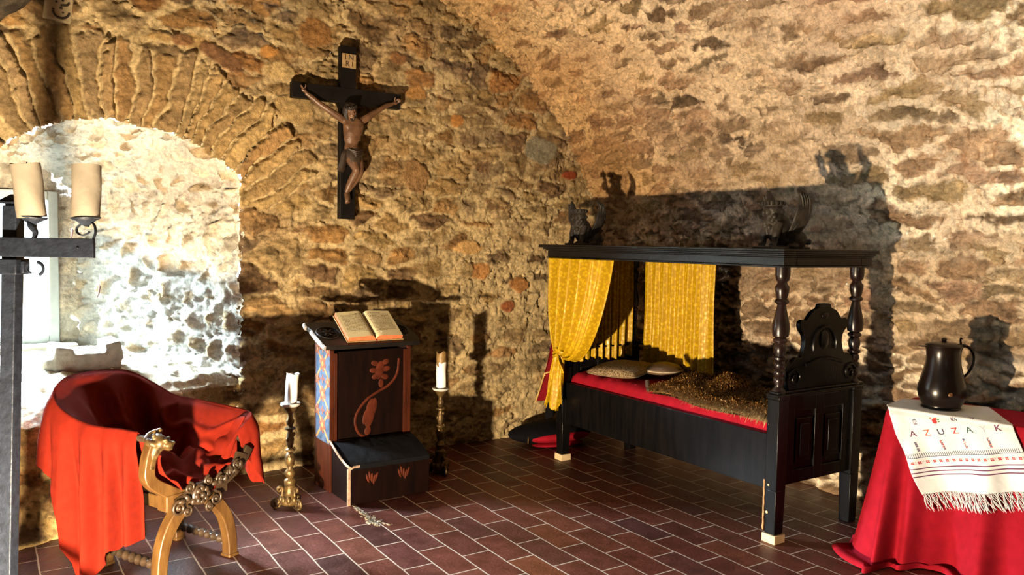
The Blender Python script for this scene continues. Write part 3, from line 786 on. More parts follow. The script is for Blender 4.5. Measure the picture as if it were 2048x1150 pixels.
# ------------------------------------------------------------------ crucifix
M_black = mat('black_painted_wood', (.006, .005, .0045), .5, var=.4, scale=10, bump=.2, bscale=40, spec=.12)
CRX, CRY, CRZ = 2.066, 5.235, 1.697
cx_ = thing('crucifix', 'large dark wooden crucifix with carved figure hanging on the stone wall', 'crucifix', (CRX, CRY, CRZ))
b = MB(); b.box((-.054, -.028, 0), (.054, .030, 1.165)); b.build('upright', M_black, cx_, bevel=.003)
b = MB(); b.box((-.388, -.030, .782), (.388, .022, .885)); b.build('crossbeam', M_black, cx_, bevel=.003)
b = MB(); b.box((-.048, -.036, 1.018), (.050, -.028, 1.112)); pl = b.build('title_plaque', mat('aged_parchment_wood', (.34, .22, .10), .8, var=.25, scale=30), cx_, bevel=.001)
b = MB()
for txt, z in (('I N', 1.087), ('R I', 1.043)):
    v_, f_ = text_mesh(txt, .050); b.add([(p.x+.001, -.0372, z+p.y) for p in v_], f_)
b.build('lettering', mat('black_ink', (.01, .008, .006), .7), pl, smooth=0)
M_skin = mat('carved_painted_flesh', (.085, .040, .020), .40, var=.35, scale=22, bump=.25, bscale=70, col2=(.17, .085, .045))
def limb(mb, pts, rad, n=10): mb.tube(catmull(pts, 5), list(np.interp(np.linspace(0, len(pts)-1, (len(pts)-1)*5+1), range(len(pts)), rad)), n)
b = MB(); ox = .034
def q(x, z, y=0): return (x+ox, -.052+y, z)
# torso: hips, waist, ribs, shoulders
prof = [(-.018, .418, .052, .036), (-.020, .45, .056, .040), (-.026, .48, .048, .034), (-.026, .505, .044, .030), (-.022, .54, .055, .038), (-.016, .58, .066, .044), (-.012, .62, .072, .044), (-.012, .65, .074, .038), (-.014, .672, .058, .030), (-.020, .69, .030, .024)]
rs_ = []
for x, z, a, d in prof:
    rs_.append([(x+ox+a*math.cos(t_), -.062+d*math.sin(t_)*(1.15 if math.sin(t_) < 0 else .8), z) for t_ in np.linspace(0, 2*PI, 20, endpoint=False)])
b.rings(rs_)
for sx in (-1, 1):
    b.ell(q(-.014+sx*.032, .622, -.036), (.034, .016, .026)); b.ell(q(-.016+sx*.028, .665, -.02), (.04, .014, .012))
    for k in range(4): b.tube([q(-.018+sx*.012, .585-.014*k, -.048), q(-.018+sx*.044, .580-.016*k, -.036), q(-.018+sx*.060, .588-.016*k, -.014)], .0045, 6)
for k in range(3): b.ell(q(-.024-.012, .535-.019*k, -.036), (.011, .008, .009)); b.ell(q(-.024+.012, .535-.019*k, -.036), (.011, .008, .009))
# arms
limb(b, [q(-.070, .660), q(-.115, .683, -.005), q(-.180, .715, -.010), q(-.246, .752, -.004), q(-.295, .788, .002), q(-.338, .816, .006)], [.027, .027, .022, .018, .018, .0125])
limb(b, [q(.040, .662), q(.085, .692, -.005), q(.135, .728, -.010), q(.186, .763, -.004), q(.235, .792, .002), q(.286, .812, .006)], [.027, .027, .022, .018, .018, .0125])
# hands with curled fingers and thumb
for (hx, hz, sx) in ((-.352, .832, -1), (.304, .822, 1)):
    ux, uz = (sx*.80, .60)
    b.ell(q(hx, hz, .0), (.016, .009, .015)); b.tube([q(hx-ux*.014, hz-uz*.014, .003), q(hx, hz, 0)], [.012, .013], 8)
    for k, (ln, cl) in enumerate(((.024, .012), (.027, .014), (.025, .015), (.020, .014))):
        o_ = (k-1.5)*.0075; bx_, bz_ = hx-uz*sx*o_*sx+ux*.010, hz+ux*o_*sx+uz*.010
        b.tube(catmull([q(bx_, bz_, -.002), q(bx_+ux*ln*.5, bz_+uz*ln*.5, -.008), q(bx_+ux*ln*.75, bz_+uz*ln*.75, -.008-cl*.9), q(bx_+ux*ln*.45, bz_+uz*ln*.45, -.010-cl*1.3)], 3), .0042, 6)
    b.tube([q(hx-uz*.010*sx, hz+.012, -.004), q(hx-uz*.018*sx, hz+.026, -.010), q(hx-uz*.010*sx, hz+.034, -.016)], [.0052, .0048, .004], 6)
# legs: bent to one side, feet crossed
limb(b, [q(-.040, .440, -.004), q(-.030, .395, -.030), q(-.010, .330, -.058), q(-.022, .285, -.046), q(-.046, .225, -.028), q(-.062, .178, -.018)], [.041, .036, .026, .027, .022, .014])
limb(b, [q(.008, .440, .004), q(.022, .390, -.012), q(.030, .322, -.030), q(.016, .285, -.020), q(-.018, .230, -.004), q(-.040, .185, .004)], [.041, .036, .026, .027, .022, .014])
b.ell(q(-.011, .331, -.074), (.018, .012, .022)); b.ell(q(.030, .322, -.046), (.018, .012, .022))
for fx, fy, dz in ((-.062, -.016, 0), (-.046, .006, .01)):
    limb(b, [q(fx, .172+dz, fy), q(fx-.001, .140+dz, fy-.018), q(fx+.000, .112+dz, fy-.022)], [.0145, .016, .014])
    for k in range(5): b.tube([q(fx+(k-2)*.0065, .114+dz, fy-.024), q(fx+(k-2)*.0075, .098+dz+abs(k-1)*.002, fy-.024)], [.0046, .0036], 6)
# neck and head with a face, sunk to one side
limb(b, [q(-.020, .675, -.002), q(-.028, .700, -.018), q(-.038, .715, -.028)], [.025, .022, .022])
hr = rotm(.38, -.22, 0)
hc = Vector(q(-.046, .722, -.040))
def hq(x, y, z): return hc+hr @ Vector((x, y, z))
b.ell(hc, (.034, .041, .046), hr, 18, 12); b.ell(hq(0, -.010, -.028), (.025, .028, .028), hr)
b.tube([hq(0, -.040, .010), hq(0, -.050, -.008), hq(0, -.046, -.013)], [.0055, .0075, .006], 8)
for sx in (-1, 1):
    b.ell(hq(sx*.014, -.036, .006), (.0085, .005, .005), hr); b.tube([hq(sx*.004, -.040, .013), hq(sx*.014, -.040, .015), hq(sx*.024, -.034, .011)], .0042, 6)
    b.ell(hq(sx*.020, -.030, -.010), (.010, .009, .010), hr); b.ell(hq(sx*.035, .0, -.002), (.005, .010, .013), hr)
b.tube([hq(-.011, -.036, -.022), hq(0, -.040, -.021), hq(.011, -.036, -.022)], .0034, 6); b.tube([hq(-.009, -.035, -.027), hq(0, -.039, -.0275), hq(.009, -.035, -.027)], .0034, 6)
b.ell(hq(0, -.030, -.040), (.013, .011, .010), hr)
corpus = b.build('corpus', M_skin, cx_, remesh=.0034, smod=2)
corpus['label'] = 'brown carved figure with arms spread'
M_hair = mat('dark_brown_carved_hair', (.014, .008, .005), .5, var=.4, scale=40)
b = MB()
b.ell(hq(0, .010, .014), (.039, .040, .043), hr)
for k in range(26):
    a = -.35*PI+1.7*PI*k/25; sx = math.cos(a+PI/2*0); 
    x_ = .036*math.cos(a); y_ = .036*math.sin(a)+.008
    if y_ < -.018: continue
    b.tube(catmull([hq(x_*.6, y_*.6, .050), hq(x_*1.05, y_*1.02, .020), hq(x_*1.12+.004*math.sin(k*3), y_*1.05, -.015), hq(x_*1.05, y_*.95-.006, -.046-.012*abs(math.sin(k*2.1)))], 4), [.0075]*9+[.006, .005, .004, .003], 6)
for k in range(30):
    a = 2*PI*k/30
    b.tube([hq(.038*math.cos(a), .040*math.sin(a), .026+.006*math.sin(k*2)), hq(.043*math.cos(a+.2), .046*math.sin(a+.2), .032+.008*math.cos(k*3)), hq(.038*math.cos(a+.4), .042*math.sin(a+.4), .025)], .0045, 6)
b.tube([hq(-.010, -.034, -.040), hq(-.004, -.034, -.056), hq(0, -.030, -.064)], [.010, .008, .003], 6); b.tube([hq(.010, -.034, -.040), hq(.004, -.034, -.056), hq(0, -.030, -.064)], [.010, .008, .003], 6)
b.build('hair', M_hair, corpus, smooth=70)
b = MB()
rs_ = []
for k, (z, a, d) in enumerate(((.475, .054, .042), (.455, .060, .050), (.43, .063, .056), (.40, .060, .060), (.372, .052, .060))):
    rs_.append([(-.014+ox+(a+.004*math.sin(7*t_+k))*math.cos(t_), -.064+(d+.004*math.sin(9*t_+2*k))*math.sin(t_), z+.016*math.sin(t_*2+1)*(k/4)) for t_ in np.linspace(0, 2*PI, 36, endpoint=False)])
b.rings(rs_)
kn = catmull([q(-.062, .462, -.02), q(-.088, .44, -.03), q(-.098, .39, -.028), q(-.108, .34, -.022), q(-.118, .322, -.018)], 6)
for k in range(3): b.tube([(p[0]+.010*k, p[1]-.006*(k % 2), p[2]) for p in kn], list(np.linspace(.010, .022, len(kn))), 8, .55)
for k in range(4): b.tube(catmull([q(-.060+.01*k, .468-.008*k, -.050), q(-.01, .452-.012*k, -.070), q(.042, .470-.012*k, -.050)], 5), .005, 6)
b.build('loincloth', mat('dark_painted_cloth', (.030, .017, .010), .55, var=.4, scale=30), corpus, smooth=60)
for p_ in (q(.304, .822, -.012), q(-.352, .832, -.012), q(-.061, .135, -.042)):
    b = MB(); b.ell(p_, (.004, .009, .004)); b.build('nail', M_iron, corpus)

# ------------------------------------------------------------------ small carved plaque over the niche
t = thing('wall_plaque', 'small pale stone plaque with dark curved marks set in the wall above the window arch', 'plaque', (.366, 5.258, 2.835), 0)
b = MB(); b.box((-.078, -.014, -.075), (.062, .03, .080), rotm(0, .12, 0)); b.build('slab', mat('pale_limestone', (.44, .34, .19), .85, var=.15, scale=18, bump=.3), t, bevel=.006)
b = MB()
b.tube([(.005+.040*math.cos(a), -.0145, -.022+.040*math.sin(a)) for a in np.linspace(PI*1.02, PI*1.95, 16)], .006, 6)
b.tube(catmull([(.045, -.0145, .028), (.034, -.0145, .014), (.012, -.0145, .010), (.002, -.0145, .006)], 5), .006, 6)
for x, z, r in ((-.022, .046, .008), (.0, .056, .009), (-.018, .026, .007), (.014, .036, .007), (.004, -.006, .009), (.014, -.030, .006), (-.034, -.016, .007)): b.ell((x, -.0145, z), (r, .003, r*.8))
b.build('mark', mat('dark_incised_mark', (.035, .022, .012), .9), t, smooth=60)

# ------------------------------------------------------------------ worked stone on the window sill
b = MB()
b.box((-.185, -.10, .0), (.185, .10, .105)); b.box((-.19, -.095, .05), (-.09, .095, .150), rotm(0, .18, 0)); b.box((.10, -.095, .05), (.190, .095, .165), rotm(0, -.22, 0)); b.ell((0, 0, .085), (.17, .10, .045)); b.ell((-.2, -.02, .05), (.05, .08, .05))
for k in range(16): b.ell((random.uniform(-.18, .18), random.uniform(-.10, .10), random.uniform(.02, .10)), (.04, .03, .03))
rk = b.build('stone_fragment', mat('weathered_limestone', (.40, .35, .28), .92, var=.25, scale=14, bump=.6, bscale=45), remesh=.009, smod=6)
rk.location = (.490, 5.50, .745); rk.rotation_euler = (.10, 0, math.radians(10))
tag(rk, 'weathered saddle-shaped lump of carved stone on the window sill', 'stone')

# ------------------------------------------------------------------ prayer desk
M_ldark = mat('dark_red_brown_walnut', (.0032, .0012, .001), .5, var=.5, scale=5, bump=.12, bscale=40, stretch=(5, 5, .7), col2=(.007, .0023, .0013), spec=.08)
M_lred = mat('red_brown_edge_wood', (.045, .010, .004), .45, var=.4, scale=8, bump=.15, stretch=(3, 3, .6), spec=.15)
M_blackcarve = mat('black_carved_oak', (.009, .007, .006), .42, var=.4, scale=12, bump=.15, spec=.2)
M_inlay = mat('orange_red_inlay', (.060, .012, .005), .6, var=.35, scale=18, spec=.1)
desk = thing('prayer_desk', 'painted wooden prayer desk with floral side panel, sloping top and low padded kneeler', 'desk', (1.745, 4.36, 0), math.radians(1.5))
# local: x 0..0.55, y 0 (kneeler front) .. 0.54 (back)
DW = .550; BF, BB = .285, .540
def top_z(y): return .868+(y-.26)*.40
b = MB()
b.prism([(BF, .0), (BB, .0), (BB, top_z(BB)), (BF, top_z(BF))], .0, .026, 'x'); sl = b.build('side_panel', M_lred, desk, bevel=.002)
b = MB(); b.prism([(BF, .0), (BB, .0), (BB, top_z(BB)), (BF, top_z(BF))], DW-.026, DW, 'x'); b.build('side_panel', M_lred, desk, bevel=.002)
b = MB(); b.box((.026, BF+.012, .05), (DW-.026, BF+.03, .865)); fp = b.build('front_panel', M_ldark, desk)
b = MB(); b.box((.026, BF-.002, .26), (.046, BF+.02, .86)); b.build('stile', M_lred, fp, bevel=.002); b = MB(); b.box((DW-.050, BF-.002, .26), (DW-.026, BF+.02, .86)); b.build('stile', M_lred, fp, bevel=.002)
b = MB(); b.box((.026, BB-.03, .02), (DW-.026, BB-.01, .9)); b.build('back_panel', M_ldark, desk)
# front floral inlay: curving stem, oak-like leaves and tulip bud
b = MB(); y_ = BF+.011
stem_ = catmull([(.47, .80), (.455, .70), (.40, .635), (.33, .60), (.25, .555), (.185, .48), (.17, .41), (.20, .34), (.27, .305), (.34, .30)], 8)
b.tube([(p[0], y_, p[1]) for p in stem_], .0085, 6, .5)
def leaf2(cx0, cz0, parts):
    for dx, dz, rx, rz, an in parts: b.ell((cx0+dx, y_, cz0+dz), (rx, .004, rz), rotm(0, an, 0), 14, 6)
leaf2(.335, .735, [(0, 0, .030, .060, .2), (-.035, .045, .026, .018, .3), (.040, .050, .026, .018, -.4), (-.042, 0, .028, .018, .1), (.045, .005, .028, .018, -.2), (-.030, -.040, .026, .018, -.2), (.035, -.045, .026, .018, .2), (.01, -.085, .018, .03, 0)])
leaf2(.27, .465, [(0, 0, .034, .095, .18), (.03, .045, .020, .05, .1), (-.03, -.02, .018, .05, .25), (-.015, -.11, .022, .03, .3)])
leaf2(.36, .285, [(0, 0, .06, .020, .15), (.06, .015, .03, .015, -.3), (-.05, .012, .03, .013, .4)])
b.build('floral_inlay', M_inlay, fp, smooth=60)
# painted left side: blue ground, cream lattice straps, rosettes
M_blue = mat('blue_grey_paint', (.025, .045, .085), .7, var=.35, scale=22, col2=(.075, .10, .15), bump=.1, spec=.1)
M_cream = mat('faded_orange_cream_paint', (.30, .125, .038), .7, var=.3, scale=26, col2=(.40, .21, .085), spec=.1)
M_rose = mat('faded_rose_paint', (.17, .040, .020), .7, var=.35, scale=24, col2=(.27, .09, .045), spec=.1)
b = MB(); b.box((-.0025, BF+.004, .30), (.0, BB-.03, .868)); b.box((-.0025, BF+.004, .868), (.0, BF+.05, .88)); pp = b.build('painted_panel', M_blue, sl)
b = MB()
pw0, pw1 = BF+.012, BB-.038
def strap(p0, p1, w=.010): b.tube([(-.003, *p0), (-.003, *p1)], w, 6, 1)
b.v = []; b.f = []
def flat_strap(p0, p1, w=.009):
    d = Vector((p1[0]-p0[0], p1[1]-p0[1])).normalized(); n_ = Vector((-d.y, d.x))*w
    b.add([(-.0035, p0[0]+n_.x, p0[1]+n_.y), (-.0035, p1[0]+n_.x, p1[1]+n_.y), (-.0035, p1[0]-n_.x, p1[1]-n_.y), (-.0035, p0[0]-n_.x, p0[1]-n_.y),
           (-.002, p0[0]+n_.x, p0[1]+n_.y), (-.002, p1[0]+n_.x, p1[1]+n_.y), (-.002, p1[0]-n_.x, p1[1]-n_.y), (-.002, p0[0]-n_.x, p0[1]-n_.y)],
          [(0, 1, 2, 3), (7, 6, 5, 4), (0, 4, 5, 1), (1, 5, 6, 2), (2, 6, 7, 3), (3, 7, 4, 0)])
for z0 in (.31, .50, .69):
    flat_strap((pw0, z0), (pw1, z0+.19)); flat_strap((pw1, z0), (pw0, z0+.19))
b.build('strapwork', M_cream, pp, smooth=0)
b = MB()
pm = (pw0+pw1)/2
def rosette(y0, z0, r, n=6, a0=0):
    for k in range(n):
        a = a0+2*PI*k/n; b.ell((-.003, y0+r*.6*math.cos(a), z0+r*.6*math.sin(a)), (.0018, r*.42, r*.30), rotm(a, 0, 0), 12, 6)
for z0 in (.40, .595, .785): rosette(pm, z0, .052, 6, .3); rosette(pw0+.02, z0+.085, .040, 5); rosette(pw1-.02, z0+.085, .040, 5, .5); rosette(pm, z0+.095, .028, 4)
b.build('painted_flower', M_rose, pp, smooth=60)
for z0 in (.40, .595, .785):
    for y0, dz, r in ((pm, 0, .017), (pw0+.02, .085, .010), (pw1-.02, .085, .010)):
        b = MB(); b.ell((-.0042, y0, z0+dz), (.002, r, r), None, 14, 6); b.build('flower_eye', M_cream, pp, smooth=60)
# sloping top board with shaped ends and carved roundels
sl_ang = math.atan(.40); TB = MB()
def tp(x, v, h_):   # x across, v down the slope from the back, h above the board
    return (x, BB+.02-v*math.cos(sl_ang)+h_*-math.sin(sl_ang), top_z(BB+.02)+.012-v*math.sin(sl_ang)+h_*math.cos(sl_ang))
out = [(-.062, .0), (-.068, .05), (-.052, .10), (-.050, .22), (-.040, .315), (.02, .318), (DW-.02, .318), (DW+.050, .318), (DW+.064, .25), (DW+.060, .18), (DW+.045, .08), (DW+.040, .0)]
n_ = len(out)
TB.add([tp(x, v, 0) for x, v in out]+[tp(x, v, .030) for x, v in out], [tuple(range(n_-1, -1, -1)), tuple(range(n_, 2*n_))]+[(i, (i+1) % n_, n_+(i+1) % n_, n_+i) for i in range(n_)])
tb = TB.build('sloping_top', M_blackcarve, desk, bevel=.004)
for cx0, cv, r in ((.035, .150, .072), (DW-.03, .150, .060)):
    b = MB()
    for rr0, rad in ((r, .006), (r*.72, .005)): b.tube([tp(cx0+rr0*math.cos(a), cv+rr0*math.sin(a), .031) for a in np.linspace(0, 2*PI, 34)], rad, 6)
    for k in range(6):
        a = k*PI/3; b.tube([tp(cx0+r*.12*math.cos(a), cv+r*.12*math.sin(a), .031), tp(cx0+r*.4*math.cos(a+.35), cv+r*.4*math.sin(a+.35), .034), tp(cx0+r*.65*math.cos(a+.1), cv+r*.65*math.sin(a+.1), .031)], [.004, .009, .004], 6)
    b.build('carved_roundel', M_blackcarve, tb, smooth=60)
b = MB()
rim_ = [tp(-.063, .0, .015), tp(-.069, .05, .015), tp(-.053, .10, .015), tp(-.051, .22, .015), tp(-.041, .315, .015)]
b.tube(catmull(rim_[:2], 6), .015, 6); b.tube(catmull(rim_[2:], 8), .0150, 6)
b.build('pale_edge', mat('pale_white_edge', (.30, .27, .26), .5, var=.25, scale=40), tb, smooth=60)  # pale rim along the left end of the top board
# kneeler
b = MB(); b.prism([(.0, .0), (.30, .0), (.30, .315), (.20, .285), (.03, .228), (0, .222)], .012, DW-.012, 'x'); kb = b.build('kneeler_box', M_ldark, desk, bevel=.004)
b = MB()
def kz(y): return .222+.315*y-.0*(y)
K = [[(x, y, .232+.30*y+.020*math.sin(PI*min(1, max(0, y/.27)))**.5+.004*fbm(np.array(x*30), np.array(y*30), 2, 8)) for x in np.linspace(.016, DW-.016, 44)] for y in np.linspace(-.006, .278, 26)]
K = np.array(K, float); b.grid(K)
fr = [tuple(p) for p in K[0]]; b.rings([[tuple(p) for p in K[0]], [(p[0], p[1]+.004, .205) for p in K[0]]], cap=False)
b.build('kneeling_pad', mat('dark_grey_felt', (.0045, .0042, .0055), .95, var=.5, scale=180, bump=.6, bscale=300, spec=.1), desk, smooth=70)
b = MB(); b.tube(catmull([(.004, .30, .325), (.0, .16, .272), (.002, .05, .236), (.010, .0, .222)], 6), .008, 6); b.box((-.004, -.006, 0), (.012, .010, .215)); b.tube([(.004, .002, .212), (.03, -.002, .224), (.07, -.003, .226)], .008, 6)
b.build('pale_edge', mat('pale_edge_wood', (.30, .19, .13), .5, var=.4, scale=40), kb, smooth=60)  # pale line along the kneeler's left edge and front corner
for x0 in (.15, .36):
    b = MB()
    for k in range(5): b.ell((x0+(k-2)*.014, -.001, .145+.012*math.sin(k*1.6)), (.008, .004, .030), rotm(0, (k-2)*.18, 0), 10, 6)
    b.build('flower_relief', M_inlay, kb, smooth=60)

# ------------------------------------------------------------------ open book on the desk
M_page = mat('yellowed_paper', (.66, .58, .36), .85, var=.06, scale=12)
book = thing('open_book', 'old open book with orange-red page edges lying on the sloping prayer desk', 'book', (1.745, 4.36, 0), math.radians(1.5))
bk = MB(); cxb = .292
def bp(x, v, h_): return tp(cxb+x+.18*(.14-v)*-1*.35, v, .034+h_+.06*(1-(v-.06)/.22))
HW, HV = .185, .225; V0 = .055
def page_h(x): 
    a = abs(x)/HW
    return .034*(1-math.exp(-a*16))*(1-.30*a)+.003
for sx in (-1, 1):
    pgs = MB(); xs_ = np.linspace(0, sx*HW, 26); 
    topg = np.array([[bp(x, V0+v, page_h(x)) for x in xs_] for v in np.linspace(0, HV, 12)])
    pgs.grid(topg)
    pg = pgs.build('page', M_page, book, smooth=60)
    ed_ = MB()
    rim = [topg[0, j] for j in range(26)]+[topg[i, -1] for i in range(1, 12)]+[topg[-1, j] for j in range(24, -1, -1)]
    vv = []
    rimb = [bp(x, V0+0, .003) for x in xs_]+[bp(xs_[-1], V0+v, .003) for v in np.linspace(0, HV, 12)[1:]]+[bp(x, V0+HV, .003) for x in xs_[::-1][1:]]
    n_ = len(rim); ed_.add([tuple(p) for p in rim]+list(rimb), [(i, i+1, n_+i+1, n_+i) for i in range(n_-1)])
    ed_.build('page_edges', mat('orange_red_page_edge', (.62, .13, .045), .7, var=.25, scale=60), book, smooth=60)
    cv = MB(); cv.add([bp(x, v, h_) for h_ in (-.003, .003) for v in (V0-.006, V0+HV+.006) for x in (0, sx*(HW+.008))], [(0, 1, 3, 2), (4, 5, 7, 6), (0, 1, 5, 4), (1, 3, 7, 5), (3, 2, 6, 7), (2, 0, 4, 6)])
    cv.build('cover', mat('tan_leather', (.30, .20, .09), .6), book, bevel=.001)
    tx = MB()
    for ln in range(15):
        v = V0+.020+ln*.0112
        x = .020+random.uniform(0, .004)
        while x < HW-.022:
            wl_ = random.uniform(.006, .020)
            if random.random() > .06 and not (ln in (0, 14) and x > .10):
                x1 = min(x+wl_, HW-.018)
                a_, c_ = sx*x, sx*x1
                tx.add([bp(a_, v, page_h(a_)+.0006), bp(c_, v, page_h(c_)+.0006), bp(c_, v+.0042, page_h(c_)+.0006), bp(a_, v+.0042, page_h(a_)+.0006)], [(0, 1, 2, 3)])
            x += wl_+.004
    tx.build('print', mat('faded_print', (.25, .20, .12), .9), pg, smooth=0)
b = MB(); b.tube(catmull([bp(.0, V0+.16, .006), bp(.002, V0+HV, .005), bp(.004, V0+HV+.012, -.004), bp(.006, V0+HV+.016, -.02)], 5), .0035, 6, .4); b.build('ribbon', M_red, book)

# ------------------------------------------------------------------ gilt candle stands and their candles
def stand(loc, rz, h, label):
    t = thing('candle_stand', label, 'candle stand', loc, rz, 'gilt candle stands')
    b = MB()
    s_ = h/.60
    pr = [(.0, .135), (.030, .135), (.034, .150), (.026, .165), (.014, .175), (.020, .19), (.026, .205), (.018, .222), (.011, .235), (.016, .25), (.020, .27), (.022, .295), (.016, .315), (.010, .325), (.020, .333), (.020, .341), (.010, .35),
          (.014, .37), (.018, .395), (.015, .42), (.010, .445), (.012, .452), (.024, .458), (.024, .466), (.010, .474), (.016, .49), (.019, .505), (.011, .525), (.010, .545), (.017, .558), (.034, .575), (.040, .590), (.0, .592)]
    b.lathe([(r*(1.3 if .16 < z < .56 else 1), z*s_) for r, z in pr], n=20)
    for k in range(7):
        z = (.25+.03*k)*s_; a = k*1.9; b.ell((.023*math.cos(a), .023*math.sin(a), z), (.009, .009, .013))
    b.build('stem', M_gilt, t, smooth=60)
    b = MB(); b.lathe([(.0, .590*s_), (.046, .590*s_), (.056, .600*s_), (.057, .609*s_), (.050, .606*s_), (.0, .604*s_)], n=28); b.build('drip_pan', M_silver, t, smooth=50)
    b = MB()
    b.lathe([(.0, .02), (.050, .022), (.062, .035), (.056, .055), (.040, .075), (.034, .10), (.030, .125), (.034, .138), (.0, .14)], n=18)
    for k in range(10):
        a = 2*PI*k/10; b.ell((.050*math.cos(a), .050*math.sin(a), .055), (.014, .014, .022))
    b.build('foot_boss', M_gilt, t, smooth=60)
    for k in range(3):
        a = 2*PI*k/3+.35; ca, sa = math.cos(a), math.sin(a)
        f = MB()
        pts = [(x, z) for x, _, z in spiral((.078, 0, .040), .030, 1.35, -PI/2+.2, 'y', 1, 24, .2)][::-1]+[(.060, .012), (.046, .045), (.042, .085)]+[(x, z) for x, _, z in spiral((.058, 0, .112), .018, 1.2, PI, 'y', -1, 18, .2)]
        f.tube([(x*ca, x*sa, max(z, .011)) for x, z in pts], .0085, 8)
        f.ell((.082*ca, .082*sa, .011), (.016, .016, .011)); f.build('scroll_foot', M_gilt, t, smooth=60)
    return t
HL = .612; HR = .578
stand((1.445, 4.50, 0), .5, HL/.609*.60, 'ornate gilt candle stand with leaning candle between the chair and the prayer desk')
stand((2.525, 4.69, 0), 0.1, HR/.609*.60, 'ornate gilt candle stand on the floor between prayer desk and bed')
def candle(name, loc, r, h, material, label, tilt=(0, 0), dip=.0, seed=1, grp='altar candles', n=30, wick=True):
    t = thing(name, label, 'candle', loc, 0, grp)
    b = MB(); R_ = rotm(tilt[0], tilt[1], 0)
    rings = []
    for i, z in enumerate(np.linspace(0, h, 12)):
        rings.append([R_ @ Vector(((r+.0012*math.sin(3*a+z*40+seed))*math.cos(a), (r+.0012*math.sin(3*a+z*40+seed))*math.sin(a), z+(dip*(.5+.5*math.sin(2*a+seed)+.35*math.sin(5*a)) if i == 11 else 0))) for a in np.linspace(0, 2*PI, n, endpoint=False)])
    rings.append([R_ @ Vector((r*.82*math.cos(a), r*.82*math.sin(a), h-.003)) for a in np.linspace(0, 2*PI, n, endpoint=False)])
    rings.append([R_ @ Vector((r*.4*math.cos(a), r*.4*math.sin(a), h-.012)) for a in np.linspace(0, 2*PI, n, endpoint=False)])
    b.rings(rings); b.build('wax', material, t, smooth=50)
    if wick:
        b = MB(); b.tube([R_ @ Vector((0, 0, h-.014)), R_ @ Vector((.002, 0, h-.002)), R_ @ Vector((.005, .002, h+.006))], .0018, 6); b.build('wick', M_black, t)
    return t
candle('candle', (1.447, 4.50, HL-.004), .0345, .170, M_waxw, 'white pillar candle with chipped rim on the left gilt stand', (0, .075), .008, 1.0)
c2 = candle('candle', (2.527, 4.69, HR-.004), .033, .190, M_waxw, 'white pillar candle with brown hollowed top on the right gilt stand', (0, 0), .012, 2.0)
b = MB()
rg = []
for z, rr0 in ((.178, .0335), (.20, .0345), (.222, .034), (.244, .0325)):
    rg.append([((rr0)*math.cos(a), rr0*math.sin(a), z+(-.030*max(0, math.sin(a*2+.6)) if z < .18 else 0)+(.010*math.sin(3*a) if z > .24 else 0)) for a in np.linspace(0, 2*PI, 30, endpoint=False)])
rg.append([(.026*math.cos(a), .026*math.sin(a), .238) for a in np.linspace(0, 2*PI, 30, endpoint=False)]); rg.append([(.022*math.cos(a), .022*math.sin(a), .20) for a in np.linspace(0, 2*PI, 30, endpoint=False)])
b.rings(rg); b.build('brown_rim', mat('brown_wax', (.20, .12, .04), .5, var=.4, scale=30), c2, smooth=60)  # brown hollow ring set on the candle top

# ------------------------------------------------------------------ tall iron candelabrum close to the camera
kx, ky = .080, 3.45
cd = thing('iron_candelabrum', 'tall square iron candelabrum with flat crossbar and scrolls in front of the window', 'candelabrum', (kx, ky, 0), math.radians(-33.3))
b = MB()
lean = lambda z: -.050*(1.5-z)/1.5
b.rings([[(lean(z)+sx*.026, sy*.026, z) for sx, sy in ((-1, -1), (1, -1), (1, 1), (-1, 1))] for z in np.linspace(.03, 1.655, 12)]); b.build('pole', M_iron, cd, smooth=0, bevel=.004)
b = MB(); b.box((-.042, -.042, 1.662), (.042, .042, 1.668)); b.rings([[(sx*r, sy*r, z) for sx, sy in ((-1, -1), (1, -1), (1, 1), (-1, 1))] for r, z in ((.016, 1.652), (.016, 1.664))]); b.rings([[(sx*r, sy*r, z) for sx, sy in ((-1, -1), (1, -1), (1, 1), (-1, 1))] for r, z in ((.030, 1.668), (.027, 1.676), (.003, 1.696))])
b.build('pointed_cap', M_iron, cd, smooth=0)
b = MB(); b.box((-.34, -.046, 1.470), (.318, -.030, 1.540)); b.ell((.262, -.047, 1.507), (.005, .003, .005)); b.build('crossbar', M_iron, cd, bevel=.002)
b = MB(); b.box((-.038, -.046, 1.405), (.038, .038, 1.462)); b.box((.036, -.02, 1.41), (.050, .02, 1.455)); b.build('collar', M_iron, cd, bevel=.004)
b = MB(); b.tube(spiral((.098, -.02, 1.43), .026, .42, -1.2, 'y', 1, 16, .8), .006, 6); b.tube(spiral((.080, -.02, 1.43), .020, .35, 2.4, 'y', 1, 12, .9), .004, 6); b.build('small_scroll', M_iron, cd)
def pan(x, z, tilt):
    b = MB(); R_ = rotm(0, tilt, 0); b.lathe([(.0, -.026), (.012, -.024), (.030, -.010), (.049, .0), (.050, .004), (.0, .002)], (x, -.038, z), 28, R_); b.build('drip_pan', M_iron, cd, smooth=50)
pan(.096, 1.612, .10); pan(.288, 1.612, -.05)
b = MB(); b.tube(catmull([(.312, -.038, 1.535), (.322, -.038, 1.562), (.318, -.038, 1.590), (.300, -.038, 1.601), (.275, -.038, 1.594), (.256, -.038, 1.578), (.258, -.038, 1.560), (.276, -.038, 1.552), (.296, -.038, 1.560), (.300, -.038, 1.566)], 6), .009, 8, .30, up=(0, 1, 0)); b.tube([(.290, -.038, 1.592), (.288, -.038, 1.585)], .012, 8); b.build('scroll', M_iron, cd, smooth=60)
b = MB()
